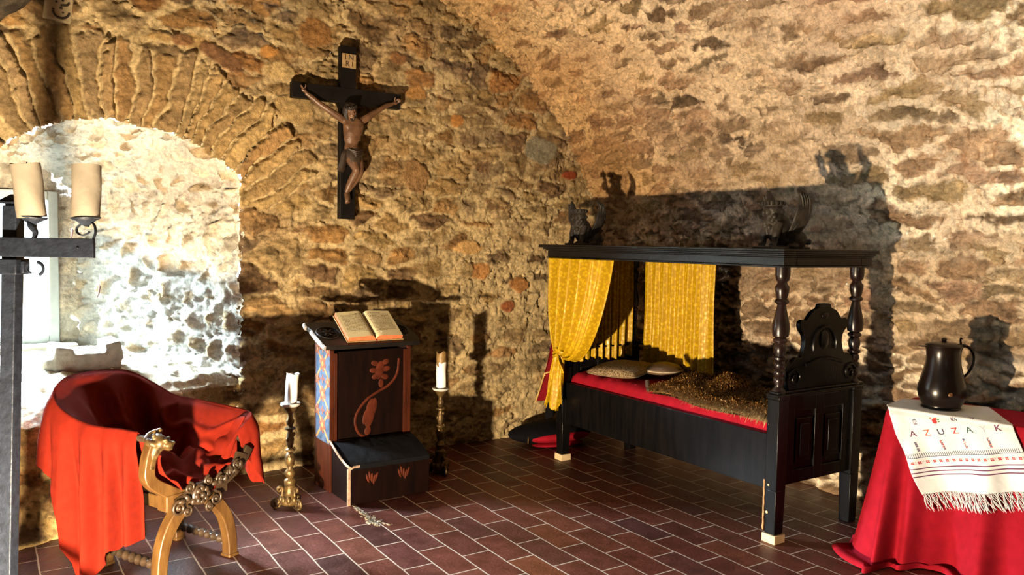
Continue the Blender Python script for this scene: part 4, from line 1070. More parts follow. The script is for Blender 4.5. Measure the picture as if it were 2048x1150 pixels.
b.tube(catmull([(.100, -.038, 1.538), (.106, -.036, 1.560), (.100, -.060, 1.585), (.096, -.040, 1.600), (.090, -.012, 1.588), (.086, -.012, 1.565), (.096, -.03, 1.555)], 6), .0045, 8, 3.0, up=(1, 0, 0)); b.build('scroll', M_iron, cd, smooth=60)
for a in (0, PI/2, PI, 3*PI/2):
    b = MB(); b.tube(catmull([(lean(.4)+.02*math.cos(a), .02*math.sin(a), .20), (-.015+.09*math.cos(a), .09*math.sin(a), .14), (-.015+.20*math.cos(a), .20*math.sin(a), .03), (-.015+.24*math.cos(a), .24*math.sin(a), .012)], 6), .012, 8); b.build('foot', M_iron, cd)
def cdw(x): 
    a = math.radians(-33.3); return (kx+x*math.cos(a)+.038*math.sin(a), ky+x*math.sin(a)-.038*math.cos(a))
px_, py_ = cdw(.094); candle('candle', (px_, py_, 1.614), .048, .190, M_wax, 'thick leaning cream candle next to the pole of the iron candelabrum', (.06, -.095), .003, 3.0)
px_, py_ = cdw(.287); candle('candle', (px_, py_, 1.614), .048, .190, M_wax, 'thick upright cream candle at the outer end of the iron crossbar', (0, .035), .003, 4.0)

for x, y, z, lab in ((.470, 6.03, 1.572, 'small rusty hook in the niche wall just above the iron crossbar'), (.608, 5.86, 1.21, 'small rusty hook in the niche wall below the iron crossbar')):
    b = MB(); b.tube([(x, y+.06, z+.02), (x, y-.03, z+.022), (x+.004, y-.045, z+.012), (x-.004, y-.045, z-.035), (x-.012, y-.040, z-.06)], [.005, .005, .005, .0045, .002], 8)
    tag(b.build('iron_hook', mat('rusty_iron', (.10, .035, .03), .7, var=.4, scale=60)), lab, 'hook', 'hooks in the window niche')
b = MB(); rm = random.Random(21)
for k in range(170):
    t_ = rm.random(); p0 = (1.772-.006*t_+.07*max(0, t_-.85)/.15*rm.random()+rm.gauss(0, .006+.014*t_), 4.34-.37*t_+rm.gauss(0, .006+.014*t_)); r = rm.uniform(.002, .008)*(.5+.7*t_)
    b.ell((p0[0], p0[1], r*.25), (r*1.3, r*1.2, r*.45), rotm(0, 0, rm.random()*3), 8, 5)
o = b.build('crumbled_mortar', mat('crumbled_lime_mortar', (.30, .24, .16), .95, var=.3, scale=80), smooth=60)
tag(o, 'crumbled pale mortar along a floor joint in front of the prayer desk', 'mortar'); o['kind'] = 'stuff'
# ------------------------------------------------------------------ carved scissor armchair
M_goldwood = mat('golden_oak', (.055, .024, .006), .42, var=.3, scale=9, bump=.15, bscale=40, stretch=(3, 3, 1), col2=(.105, .053, .014))
M_brownwood = mat('dark_carved_walnut', (.018, .011, .006), .42, var=.4, scale=12, bump=.25, bscale=50, col2=(.045, .026, .013))
CH = (.80, 3.87, 0); CA = math.radians(26)
chair = thing('scissor_armchair', 'carved wooden scissor armchair with curved gilt legs and lion head arm under the red blanket', 'chair', CH, CA)
def arc_leg(sx):
    """one curved member: foot on side sx, up through the crossing"""
    return [tuple(p) for p in catmull([(sx*.195, .0), (sx*.190, .10), (sx*.165, .20), (sx*.115, .28), (sx*.05, .335), (0, .365)], 6)]
def arc_arm(sx):
    x2 = -.225 if sx < 0 else .255
    return [tuple(p) for p in catmull([(0, .365), (sx*.09, .375), (x2*.72, .415)]+([(x2*1.08, .48), (x2*1.10, .56), (x2*1.0, .645)] if sx < 0 else [(x2*.98, .455), (x2*1.18, .52)]), 6)]
for (y0, nm) in ((.0, 'front'), (.40, 'rear')):
    for sx in (-1, 1):
        b = MB(); pts = arc_leg(sx); b.ribbon(pts, list(np.linspace(.050, .066, len(pts))), y0-.024, y0+.030)
        b.box((sx*.195-.030, y0-.030, 0), (sx*.195+.030, y0+.036, .016)); b.build('leg', M_goldwood, chair, bevel=.005)
        b = MB(); pts = arc_arm(sx); b.ribbon(pts, [.066-.020*k/(len(pts)-1) for k in range(len(pts))], y0-.022, y0+.028); b.build('arm_support', M_goldwood if sx < 0 else M_brownwood, chair, bevel=.005)
# carved front of the crossing and scrollwork up the far side
b = MB()
b.ell((0, -.028, .362), (.050, .022, .050)); 
for k in range(8):
    a = k*PI/4; b.ell((.030*math.cos(a), -.046, .362+.030*math.sin(a)), (.014, .010, .014))
b.ell((0, -.050, .362), (.014, .012, .014))
for cxx, cz, r, d in ((-.115, .325, .036, 1), (-.072, .300, .024, -1), (.085, .320, .034, -1), (.05, .290, .022, 1), (.115, .405, .030, 1), (.165, .425, .026, -1), (.212, .452, .026, 1), (-.06, .405, .026, -1), (.045, .415, .024, 1)):
    b.tube(spiral((cxx, -.032, cz), r, 1.5, PI/2, 'y', d, 26, .15), .0075, 7)
    b.ell((cxx, -.032, cz), (.010, .010, .010))
for k in range(12):
    t_ = k/11; x = -.10+.33*t_; b.ell((x, -.030, .352+.14*max(0, t_-.25)**1.2+.012*math.sin(k*2.3)), (.020, .014, .014), rotm(0, k, 0))
b.ribbon(catmull([(-.13, .345), (0, .385), (.12, .39), (.22, .445), (.25, .50)], 6), .060, -.026, -.006)
b.build('carving', M_brownwood, chair, smooth=60)
b = MB(); b.box((-.175, -.026, .318), (-.085, .045, .395)); b.box((-.170, .045, .325), (-.110, .40, .385)); b.build('seat_rail', M_goldwood, chair, bevel=.006)
b = MB(); b.box((.100, -.020, .330), (.165, .42, .385)); b.build('seat_rail', M_brownwood, chair, bevel=.006)
b = MB(); b.prism(catmull([(-.16, .40), (-.05, .372), (.05, .372), (.15, .40), (.15, .385), (.05, .352), (-.05, .352), (-.16, .385)], 2), .0, .42, 'y'); b.build('seat', M_brownwood, chair)
for sx in (-1, 1):
    b = MB(); x = sx*.19
    pr = [(.013, .03)]
    for k in range(7):
        y = .05+.045*k; pr += [(.013, y), (.022, y+.010), (.024, y+.018), (.015, y+.028)]
    pr += [(.013, .385)]
    b.lathe(pr, (x, 0, .075), 14, rotm(-PI/2, 0, 0)); b.build('stretcher', M_brownwood, chair, smooth=50)
RAIL = [(-.215, .02, .672), (-.27, .14, .692), (-.345, .27, .712), (-.395, .40, .77), (-.375, .495, .83), (-.28, .565, .876), (-.12, .605, .882), (.04, .585, .867), (.135, .515, .803), (.195, .42, .738), (.235, .28, .722), (.272, .11, .706), (.292, .0, .695), (.280, -.050, .680), (.235, -.062, .650), (.19, -.055, .60)]
for k_, w_ in ((9, .15), (10, .4), (11, .75), (12, 1), (13, 1), (14, 1), (15, 1)):
    if k_ < len(RAIL): RAIL[k_] = (RAIL[k_][0]+.078*w_, RAIL[k_][1]+.090*w_, RAIL[k_][2]-.026*w_)
RC = np.array(catmull(RAIL, 12))
b = MB(); b.tube([tuple(p-np.array((0, 0, .022))) for p in RC], .016, 8); b.build('arm_rail', M_brownwood, chair)
# lion head on the near arm
b = MB(); lc = Vector((-.205, -.012, .645))
b.ell(lc, (.034, .044, .038)); b.tube([lc+Vector((.0, .05, .0)), lc], [.026, .034], 10)
b.ell(lc+Vector((.022, -.034, -.010)), (.026, .026, .020)); b.ell(lc+Vector((.040, -.046, -.004)), (.010, .011, .009)); b.ell(lc+Vector((.026, -.036, -.028)), (.018, .018, .009))
for s_ in (-1, 1):
    b.ell(lc+Vector((.022+s_*.016, -.030+s_*.012, .014)), (.010, .010, .008)); b.ell(lc+Vector((-.006+s_*.022, .004+s_*.014, .034)), (.011, .008, .012))
for k in range(26):
    a = k*2.4; z = -.03+.075*((k*.618) % 1)
    b.ell(lc+Vector((-.012+.030*math.cos(a), .012+.032*math.sin(a), z)), (.013, .013, .017), rotm(.5*math.sin(k), 0, a))
b.tube([lc+Vector((-.012, .0, -.02)), (-.232, .0, .58), (-.245, .0, .53)], [.030, .026, .026], 10)
b.build('lion_head', M_gilt, chair, remesh=.0045, smod=1)

# ------------------------------------------------------------------ red blanket draped over the chair
def interp(s, xs, ys): return np.interp(s, xs, ys)
NS = 260
acc = np.concatenate([[0], np.cumsum(np.linalg.norm(np.diff(RC, axis=0), axis=1))]); acc /= acc[-1]
# keep the lion head free: start a little behind it, end by wrapping over the far arm's front
S = np.linspace(.035, 1.0, NS)
rx, ry, rz = [np.interp(S, acc, RC[:, i]) for i in range(3)]
tx = np.gradient(rx); ty = np.gradient(ry); l_ = np.hypot(tx, ty); ox_, oy_ = -ty/l_, tx/l_       # outward normal for this winding
cxm, cym = -.02, .27
flip = np.sign((rx-cxm)*ox_+(ry-cym)*oy_); flip = 1 if np.median(flip) > 0 else -1
ox_ *= flip; oy_ *= flip
# turn the normal forward at the far arm's end so that the cloth wraps over its front
wr = sm(S, .93, 1.0)*0
ox2 = ox_*(1-wr)+(.35)*wr; oy2 = oy_*(1-wr)+(-.95)*wr; l_ = np.hypot(ox2, oy2); ox_, oy_ = ox2/l_, oy2/l_
# how far it hangs down outside, along the rail
SK = [.035, .07, .12, .165, .19, .203, .216, .245, .32, .40, .48, .56, .66, .76, .84, .88, .905, .93, .96, .98, 1.0]
LK = [.48, .51, .60, .71, .74, .73, .46, .33, .32, .31, .28, .25, .23, .22, .22, .28, .38, .36, .20, .13, .10]
Lout = interp(S, SK, LK)+.008*np.sin(S*60)*(S < .4)-.04*np.exp(-((S-.105)/.008)**2)
NI, NO = 70, 80
G = np.zeros((NI+NO, NS, 3))
# inner: from seat middle up to the rail
seat_y = np.clip(ry*.55+.02, .0, .36); seat_x = rx*.10-.01
seat_z = .425-.035*np.exp(-((ry)/.10)**2)
for i in range(NI):
    t = i/(NI-1)                                   # 0 seat centre .. 1 rail
    k = t**1.25
    bx = seat_x*(1-k)+rx*k; by = seat_y*(1-k)+ry*k
    rise = sm(np.array(t), .18, 1.0)**1.15
    bz = seat_z*(1-rise)+rz*rise - .05*math.sin(PI*t)*(.55+.45*np.sin(S*7+1))
    wv = .018*math.sin(PI*t)*np.sin(S*38+3*t)+.016*fbm(S*16, np.full(NS, t*3.0), 3, 41)*math.sin(PI*min(1, t*1.1))
    crease = .020*np.exp(-((fbm(S*5+2, np.full(NS, t*2.2), 2, 44))/.06)**2)*math.sin(PI*t)
    G[i, :, 0] = bx-ox_*(wv+crease); G[i, :, 1] = by-oy_*(wv+crease); G[i, :, 2] = bz+.6*crease+.35*wv
fold = np.sin(2*PI*(S*17+.5*np.sin(S*9)))
fold2 = np.sin(2*PI*(S*37+.3))
for i in range(NO):
    t = (i+1)/NO
    drop = Lout*t
    over = .030*np.sin(np.minimum(drop/.05, PI/2))
    flare = .012*(drop/.6)**1.2*(S < .21)+.03*(drop/.4)*(S >= .21)
    am = (.040*np.clip(drop/.30, 0, 1)*(S < .21)+.014*np.clip(drop/.25, 0, 1)*(S >= .21))
    f = am*(fold+.25*fold2)+.012*fbm(S*9, np.full(NS, t*1.3), 2, 47)*np.clip(drop/.2, 0, 1)
    dz = -drop*.985+.020*(1-np.exp(-drop/.03))*0+.012*np.exp(-drop/.04)
    side = -.030*np.clip(drop/.5, 0, 1)*(S < .21)
    G[NI+i-0, :, 0] = rx+ox_*(over+flare+f)+side*0; G[NI+i, :, 1] = ry+oy_*(over+flare+f)+side; G[NI+i, :, 2] = np.maximum(rz+dz, .012+.006*np.sin(S*60))
b = MB(); b.grid(G)
# bunched front of the seat, sagging between the two arms
uu = np.linspace(0, 1, 110)[None, :]; vv = np.linspace(0, 1, 50)[:, None]
vc = np.array(catmull([(-.205, .56), (-.185, .47), (-.10, .405), (.0, .378), (.10, .400), (.20, .455), (.275, .54), (.325, .62)], 16))
vx = np.interp(uu, np.linspace(0, 1, len(vc)), vc[:, 0]); vz = np.interp(uu, np.linspace(0, 1, len(vc)), vc[:, 1])
bun = .022*np.sin(uu*31+3*vv+2*np.sin(5*vv))*np.sin(PI*uu)+.030*fbm(uu*5+0*vv, vv*3+uu, 3, 83)*np.sin(PI*uu)
fz = vz+.085*vv*np.sin(PI*uu)+bun+.012*np.sin(vv*9+uu*14)+.026-.055*np.exp(-(vv/.10)**2)*np.exp(-((uu-.46)/.14)**2)
fy = -.030+.085*sm(uu, .55, 1.0)+(.30-.06*uu)*vv+.014*np.sin(uu*23)*(1-vv)
b.grid(np.stack([vx*(1-.05*vv)+0*fy, fy+0*vx, fz], -1))
bl = b.build('red_blanket', M_red, smooth=180, solid=.006, off=0)
bl.location = CH; bl.rotation_euler = (0, 0, CA)
tag(bl, 'orange-red woollen blanket draped over the scissor armchair, one side hanging to the floor', 'blanket')

# ------------------------------------------------------------------ table with its red cloth, runner and jug
TA = np.array((3.84, 2.33)); TD = np.array((.21, -.978)); TE = np.array((.978, .21)); TZ = .75
TL, TW = .80, .42
def tw(i, j, z): return (TA[0]+TD[0]*i+TE[0]*j, TA[1]+TD[1]*i+TE[1]*j, z)
def corner_fold(per_, q_):
    return np.exp(-((per_-.46)/.10)**2)*(.085*q_**1.05*np.sin((per_-.40)*50)+.075*q_)
def front_off(i, h):
    """how far the hanging cloth stands off the table edge along the front, h below the top"""
    q_ = np.clip(h/.75, 0, 1)
    f = .05*q_*np.maximum(0, np.sin(i*17-.4))**3+.045*np.sin(i*12.5+.9)*q_+.028*np.sin(i*27+2)*q_**1.2
    return .012*np.clip(h/.03, 0, 1)+.085*q_**1.25+f
b = MB()
for i0, j0 in ((.05, .05), (TL-.05, .05), (.05, TW-.05), (TL-.05, TW-.05)):
    b.box(tw(i0, j0, 0), tw(i0+.05, j0-.05, .71)) if False else b.rings([[tw(i0+sx*.025, j0+sy*.025, z) for sx, sy in ((-1, -1), (1, -1), (1, 1), (-1, 1))] for z in (0, .71)])
b.rings([[tw(a_, c_, z) for a_, c_ in ((.012, .012), (TL-.012, .012), (TL-.012, TW-.012), (.012, TW-.012))] for z in (.705, .738)])
# cloth: top and hanging sides as one sheet around a rounded outline
def outline(n):
    r = .03; segs = []
    def arcp(ci, cj, a0): return [(ci+r*math.cos(a), cj+r*math.sin(a), math.cos(a), math.sin(a)) for a in np.linspace(a0, a0+PI/2, 14)]
    def line(p, q_, nx, ny, m): return [(p[0]+(q_[0]-p[0])*k/m, p[1]+(q_[1]-p[1])*k/m, nx, ny) for k in range(m)]
    # start rear left, go along the left edge to the front, along the front, right edge, back edge
    out = line((0, TW-r), (0, r), -1, 0, 40)+[(r-r*math.cos(a), r-r*math.sin(a), -math.cos(a), -math.sin(a)) for a in np.linspace(0, PI/2, 16)]
    out += line((r, 0), (TL-r, 0), 0, -1, 150)[1:]+[(TL-r+r*math.sin(a), r-r*math.cos(a), math.sin(a), -math.cos(a)) for a in np.linspace(0, PI/2, 10)]
    out += line((TL, r), (TL, TW-r), 1, 0, 30)[1:]+[(TL-r+r*math.cos(a), TW-r+r*math.sin(a), math.cos(a), math.sin(a)) for a in np.linspace(0, PI/2, 8)]
    out += line((TL-r, TW), (r, TW), 0, 1, 60)[1:]+[(r-r*math.sin(a), TW-r+r*math.cos(a), -math.sin(a), math.cos(a)) for a in np.linspace(0, PI/2, 8)][:-1]
    return np.array(out)
O = outline(0); no = len(O)
per = np.concatenate([[0], np.cumsum(np.hypot(*np.diff(O[:, :2], axis=0).T))])
rows = []
rows.append(np.stack([O[:, 0]*.0+TL/2+(O[:, 0]-TL/2)*.9, TW/2+(O[:, 1]-TW/2)*.9, np.full(no, TZ)], -1))
rows.append(np.stack([O[:, 0]-O[:, 2]*.004, O[:, 1]-O[:, 3]*.004, np.full(no, TZ-.001)], -1))
isF = (O[:, 3] < -.5)
cornerw = np.exp(-((per-.46)/.10)**2)
for h_ in np.concatenate([np.linspace(.004, .03, 5), np.linspace(.045, .738, 64)]):
    off = front_off(O[:, 0], h_)
    q_ = h_/.75
    offs = .010*min(1, h_/.03)+.05*q_**1.2+.022*np.sin(per*24)*q_
    o_ = np.where(isF, off, offs)
    cf = corner_fold(per, q_)                   # deep folds at the near left corner
    o_ = o_+cf
    o_ = np.where(O[:, 3] > .5, np.minimum(o_, .012), o_)
    rows.append(np.stack([O[:, 0]+O[:, 2]*o_, O[:, 1]+O[:, 3]*o_, np.full(no, TZ-h_)], -1))
last = rows[-1].copy()
for k, (e_, z_) in enumerate(((.012, .008), (.05, .012), (.085, .022), (.105, .014), (.11, .006))):
    w_ = np.where(O[:, 3] > .5, 0.02, 1)*(.55+.45*np.sin(per*17+1))*(.4+.6*np.exp(-((per-.52)/.4)**2))
    rows.append(np.stack([last[:, 0]+O[:, 2]*e_*w_, last[:, 1]+O[:, 3]*e_*w_, np.full(no, z_)+.012*np.abs(np.sin(per*25))*(k in (1, 2, 3))], -1))
R3 = np.stack(rows); W = np.zeros_like(R3); W[..., 0] = TA[0]+TD[0]*R3[..., 0]+TE[0]*R3[..., 1]; W[..., 1] = TA[1]+TD[1]*R3[..., 0]+TE[1]*R3[..., 1]; W[..., 2] = R3[..., 2]
tcl = MB(); tcl.grid(W, wrap=True); tcl.f.append(tuple(range(no)))
tc_o = tag(tcl.build('tablecloth', M_redc, smooth=70), 'crimson cloth covering a small table and falling in folds to the floor', 'tablecloth')

def runner_p(a, b_, lift=0):
    """cloth coordinates (a along the width, b down the length) to a world point on the table top, over its edge or down its front"""
    i = .014+.97*a+.457*b_; h = -.242*a+.89*b_+.012
    a = np.asarray(a, float); b_ = np.asarray(b_, float)
    wr_ = .006*np.sin(a*41+3*b_)*np.clip(h/.1, 0, 1)+.004*fbm(a*16, b_*14, 3, 71)*np.clip(h/.05, 0, 1)+.005*np.clip(np.sin(a*27+1.1)*1.0, 0, 1)*np.clip(h/.06, 0, 1)
    hh = np.maximum(h, 0)
    off = np.where(h > 0, front_off(i, hh)+corner_fold(.377+i, hh/.75)+.008+wr_, 0)+np.where(h > 0, lift, 0)
    off = off+.004*np.clip(1-np.abs(h)/.012, 0, 1)
    j = np.where(h > 0, -off, np.minimum(-h, .40)); z = np.where(h > 0, TZ-hh+.002, TZ+.0035+.0012*np.sin(a*20+b_*9)+lift)
    # beyond the table's left edge it droops
    ov = np.maximum(-.012-i, 0)*(h <= 0); z = z-ov*.93; i = np.where(ov > 0, -.016-ov*.25, i)
    return np.stack([TA[0]+TD[0]*i+TE[0]*j, TA[1]+TD[1]*i+TE[1]*j, z], -1)
M_linen = mat('white_linen', (.70, .73, .78), .85, var=.05, scale=14, bump=.2, bscale=400)
aa, bb = np.meshgrid(np.linspace(0, .505, 170), np.linspace(-.30, .425, 240))
b2 = MB(); b2.grid(runner_p(aa, bb))
run = tag(b2.build('table_runner', M_linen, smooth=180, solid=.0018, off=1), 'white linen table runner with cross-stitch letters, red bands and fringe over the red tablecloth', 'table runner')
def emb(name, material, quads, label=None):
    m_ = MB()
    for (a0, b0, a1, b1) in quads:
        na = max(1, int((a1-a0)/.006)); nb_ = max(1, int((b1-b0)/.006))
        A_, B_ = np.meshgrid(np.linspace(a0, a1, na+1), np.linspace(b0, b1, nb_+1)); m_.grid(runner_p(A_, B_, .0030))
    o = m_.build(name, material, run, smooth=180)
    if label: o['label'] = label
    return o
M_purple = mat('plum_thread', (.13, .03, .10), .8, var=.15); M_navy = mat('navy_thread', (.035, .035, .12), .8); M_crim = mat('crimson_thread', (.45, .02, .03), .8)
M_oran = mat('orange_red_thread', (.62, .10, .05), .8); M_teal = mat('dark_teal_thread', (.02, .09, .10), .8); M_grey = mat('pale_blue_thread', (.45, .50, .62), .8); M_green = mat('green_thread', (.06, .14, .03), .8)
for bs in (.298, .317, .336): emb('woven_stripe', M_purple, [(.002, bs, .503, bs+.0055)])
emb('stitched_comb_band', M_navy, [(.004, .246, .501, .2485)]+[(.006+k*.0082, .226, .0085+k*.0082, .246) for k in range(60)])
qs = []
for k in range(17):
    a0 = .016+k*.0288; b0 = .272
    for da, db in ((0, 0), (.007, 0), (0, .007), (.007, .007)): qs.append((a0+da, b0+db-.007, a0+da+.0058, b0+db-.0012))
    qs.append((a0+.015, b0-.0075, a0+.017, b0-.0055)); qs.append((a0+.018, b0-.0035, a0+.0205, b0-.001)); qs.append((a0+.015, b0+.001, a0+.017, b0+.003)); qs.append((a0+.021, b0+.0025, a0+.023, b0+.0045)); qs.append((a0+.021, b0-.0075, a0+.023, b0-.0055))
emb('cross_stitch_band', M_crim, qs)
for k, (chh, a0, material) in enumerate((('A', .072, M_purple), ('Z', .135, M_oran), ('U', .197, M_navy), ('Z', .259, M_crim), ('A', .322, M_teal), ('Y', .383, M_grey), ('K', .444, M_purple))):
    v_, f_ = text_mesh(chh, .046); m_ = MB()
    W_ = runner_p(np.array([a0+p.x*1.0 for p in v_]), np.array([.130-p.y*.92 for p in v_]), .0040)
    m_.add([tuple(p) for p in W_], f_); m_.build('letter', material, run, smooth=0)
rr2 = random.Random(5)
def motif(name, ac, bc, w_, h_, mats, dens=.55):
    cells = {}
    ca_ = int(w_/.0052); cb_ = int(h_/.0052)
    for x in range(ca_):
        for y in range(cb_):
            if rr2.random() < dens: cells.setdefault(rr2.randrange(len(mats)), []).append((ac-w_/2+x*.0052, bc-h_/2+y*.0052, ac-w_/2+x*.0052+.0044, bc-h_/2+y*.0052+.0044))
    for k, qs in cells.items(): emb(name, mats[k], qs)
motif('stitched_flower', .098, .074, .030, .030, [M_purple, M_navy])
emb('stitched_rose', M_crim, [(.180, .066, .200, .084), (.184, .062, .196, .088)]); emb('stitched_leaf', M_green, [(.202, .066, .213, .071), (.204, .076, .212, .082)]); emb('stitched_bud', M_oran, [(.190, .060, .203, .066), (.172, .056, .180, .062)])
for a0 in (.275, .350, .462): motif('stitched_flower', a0, .074, .026, .022, [M_purple, M_navy])
for a0, ms_ in ((.070, [M_purple, M_navy]), (.182, [M_navy, M_crim]), (.280, [M_crim, M_oran, M_navy]), (.388, [M_purple, M_oran, M_navy])): motif('stitched_sprig', a0, .194, .014, .048, ms_, .85)
fr_ = MB(); rr3 = random.Random(9)
for k in range(130):
    a0 = .002+.501*k/129; ln = .075+.020*rr3.random(); sw = rr3.gauss(0, .010); n_ = 7
    pts = []
    for q_ in range(n_):
        t_ = q_/(n_-1); p = runner_p(np.array(a0+sw*t_+.004*math.sin(t_*7+k)), np.array(.424+ln*t_), .001+.004*math.sin(t_*5+k*2)); pts.append(tuple(p))
    fr_.tube(pts, [.0016]*5+[.0018, .0008], 5)
fr_.build('fringe', M_linen, run, smooth=60)

jx, jy, jz = 4.045, 2.165, TZ+.006
jug = thing('pewter_jug', 'dark pewter jug with hinged lid and thin looped handle on the white runner', 'jug', (jx, jy, jz), math.radians(-31))
M_pew = mat('dark_pewter', (.004, .0025, .002), .26, metal=.1, var=.35, scale=7, bump=.05, bscale=14, col2=(.012, .0065, .0045), spec=.4)
b = MB(); b.lathe([(.0, .0), (.088, .0), (.092, .006), (.088, .014), (.097, .028), (.108, .055), (.113, .085), (.110, .115), (.101, .150), (.090, .190), (.082, .225), (.079, .260), (.080, .290), (.084, .304), (.086, .310), (.080, .312), (.074, .300), (.0, .298)], n=44); b.build('body', M_pew, jug, smooth=60)
b = MB(); b.lathe([(.086, .311), (.088, .318), (.080, .326), (.058, .333), (.030, .337), (.014, .339), (.010, .344), (.014, .350), (.008, .357), (.0, .358)], n=36); lid = b.build('lid', M_pew, jug, smooth=60)
b = MB(); b.rings([[(x, y, z) for x, y, z in ((x0, -w_, .312), (x0, w_, .312), (x0, w_*.9, .3175), (x0, -w_*.9, .3175))] for x0, w_ in ((-.070, .03), (-.095, .022), (-.118, .012), (-.128, .004))]); b.build('spout_lip', M_pew, jug, bevel=.001)
b = MB(); b.tube(catmull([(.080, 0, .306), (.105, 0, .318), (.140, 0, .300), (.158, 0, .262), (.152, 0, .215), (.128, 0, .175), (.102, 0, .150)], 7), [.0050]*20+[.0042]*23, 10, 1.6, up=(0, 1, 0)); b.ell((.103, 0, .318), (.014, .010, .010)); b.tube([(.088, 0, .318), (.084, 0, .350), (.090, 0, .356)], [.006, .005, .008], 8); b.build('handle', M_pew, jug, smooth=60)
b = MB(); b.ell((-.02, -.1105, .085), (.013, .006, .011), rotm(0, 0, .1)); b.build('dent', mat('worn_copper_spot', (.26, .13, .06), .4, metal=.6), jug, smooth=60)

# ------------------------------------------------------------------ robe and cushion in the corner behind the bed
s = np.linspace(0, 1, 90)[None, :]; t = np.linspace(0, 1, 90)[:, None]
wd0 = .10+.34*t**1.3; xl = 3.555-.14*t**1.5+.03*np.sin(t*3); X_ = xl+s*wd0*1.25+.012*np.sin(s*26+2*t); Y_ = 4.86+.030*np.sin(2*PI*3.3*s+t)*(0.4+t)+.05*(s-.5); Z_ = 1.22-(1.22-.36)*t-.12*(s)*t+.06*np.sin(s*5)*t
b = MB(); b.grid(np.stack([X_+0*Y_, Y_+0*X_, Z_+0*X_], -1)); robe = b.build('hanging_robe', mat('deep_red_cloth', (.17, .006, .010), .9, spec=.08), smooth=180, solid=.004)
tag(robe, 'dark red robe with gold hem hanging behind the tied yellow curtain', 'robe')
b = MB(); b.tube([(X_[-22, j], Y_[-22, j]-.008, Z_[-22, j]+.10*j/89) for j in range(0, 90, 2)], .006, 6); b.tube([(X_[i, 0]-.002, Y_[i, 0], Z_[i, 0]) for i in range(66, 90)], .005, 6); b.build('gold_trim', mat('gold_braid', (.58, .36, .10), .5), robe)
Xb = 3.57+s*.30; Zb = (.62-.10*(1-s)*0)*(1-t)+(.20+.05*np.sin(s*4))*t; Yb = 4.90+.02*np.sin(s*19+t*2)+.02*t
b = MB(); b.grid(np.stack([Xb+0*Yb, Yb+0*Xb, Zb+0*Yb], -1)); b.build('lining', mat('black_lining', (.004, .0035, .004), .9, spec=.1), robe, smooth=180, solid=.004)
rd = MB()
b = MB(); b.ell((0, 0, .085), (.36, .17, .082), None, 30, 14); cs_ = b.build('floor_cushion', mat('black_velvet', (.004, .0035, .005), .9, spec=.1), smooth=80)
cs_.location = (3.66, 4.985, .004); cs_.rotation_euler = (0, 0, math.radians(-8))
tag(cs_, 'pointed black and red cushion lying on the floor in the corner behind the bed', 'cushion')
b = MB(); b.ell((.02, -.085, .066), (.27, .105, .048), rotm(-.15, 0, 0), 26, 12); b.ell((.0, -.12, .022), (.22, .08, .018), None, 20, 10); b.build('red_cover', M_redc, cs_, smooth=80)
b = MB(); b.tube([(-.245+.012*math.cos(a), -.095+.030*math.cos(a), .066+.030*math.sin(a)) for a in np.linspace(0, 2*PI, 24)], .005, 6); b.build('gold_ring', M_gilt, cs_, smooth=60)
# ------------------------------------------------------------------ light, sky and camera
w = bpy.data.worlds.new('sky'); SC.world = w; w.use_nodes = True
bg = w.node_tree.nodes['Background']; bg.inputs['Color'].default_value = (.74, .87, 1.0, 1)
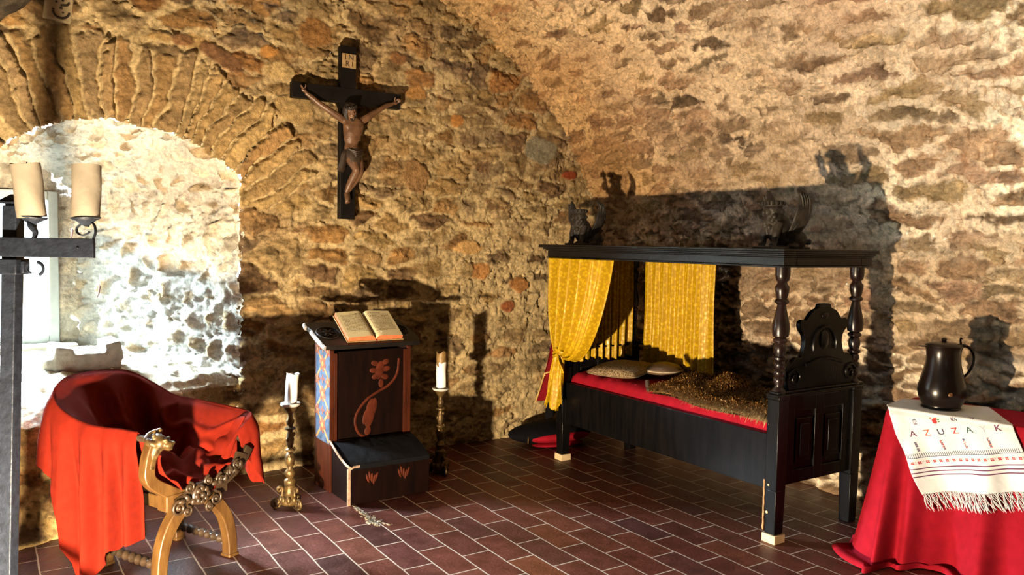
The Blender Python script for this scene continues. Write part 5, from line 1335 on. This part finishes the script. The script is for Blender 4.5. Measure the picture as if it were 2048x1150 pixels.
# bright sky above, dimmed low down to keep daylight off the far walls
tcw = w.node_tree.nodes.new('ShaderNodeTexCoord'); sxw = w.node_tree.nodes.new('ShaderNodeSeparateXYZ'); mrw = w.node_tree.nodes.new('ShaderNodeMapRange')
mrw.interpolation_type = 'SMOOTHSTEP'
for k_, v_ in ((1, .12), (2, .34), (3, 6.0), (4, 1100.0)): mrw.inputs[k_].default_value = v_
w.node_tree.links.new(tcw.outputs['Generated'], sxw.inputs[0]); w.node_tree.links.new(sxw.outputs['Z'], mrw.inputs[0]); w.node_tree.links.new(mrw.outputs[0], bg.inputs['Strength'])
def area(name, loc, target, sx, sy, power, col, portal=False, spread=180):
    l = bpy.data.lights.new(name, 'AREA'); l.shape = 'RECTANGLE'; l.size = sx; l.size_y = sy; l.energy = power; l.color = col
    l.spread = math.radians(spread)
    if portal: l.cycles.is_portal = True
    o = bpy.data.objects.new(name, l); COL.objects.link(o); o.location = loc
    o.rotation_euler = (Vector(target)-Vector(loc)).to_track_quat('-Z', 'Y').to_euler(); return o
area('niche_window_portal', (0, BY+.06, 1.33), (0, 0, 1.33), .8, 1.0, 1, (1, 1, 1), True)
area('added_side_fill', (-.62, 1.75, 1.35), (3.0, 2.2, .8), .55, .8, 1.5, (.75, .87, 1), spread=100)  # added unseen lamp by the closed left wall, stands in for assumed daylight
area('added_rear_fill', (.9, -1.38, 1.7), (4.25, 1.15, 2.30), .4, .6, 14, (.86, .98, .88), spread=36)  # added unseen lamp behind the camera, brightens the upper right vault
l = bpy.data.lights.new('assumed_floor_lamp', 'SPOT'); l.energy = 1300; l.color = (1.0, .79, .52); l.shadow_soft_size = .045  # assumed lamp out of view, placed to suit the wall shadows
l.spot_size = math.radians(165); l.spot_blend = .6
o = bpy.data.objects.new('assumed_floor_lamp', l); COL.objects.link(o); o.location = (-.10, 2.28, .08)
o.rotation_euler = (Vector((2.6, 5.0, 1.6))-o.location).to_track_quat('-Z', 'Y').to_euler()

cam = bpy.data.cameras.new('camera'); cam.lens = 36*1600/2048; cam.sensor_width = 36; cam.clip_start = .05
co = bpy.data.objects.new('camera', cam); COL.objects.link(co)
R = Matrix.Rotation(math.radians(-33.3), 4, 'Z') @ Matrix.Rotation(PI/2-math.atan(88/1600), 4, 'X') @ Matrix.Rotation(math.radians(1.03), 4, 'Z')
co.matrix_world = Matrix.Translation((0, 0, 1.55)) @ R
SC.camera = co
vs = SC.view_settings; vs.view_transform = 'Standard'; vs.look = 'None'; vs.exposure = 0; vs.gamma = 1; vs.use_curve_mapping = False
SC.cycles.max_bounces = 5; SC.cycles.diffuse_bounces = 1
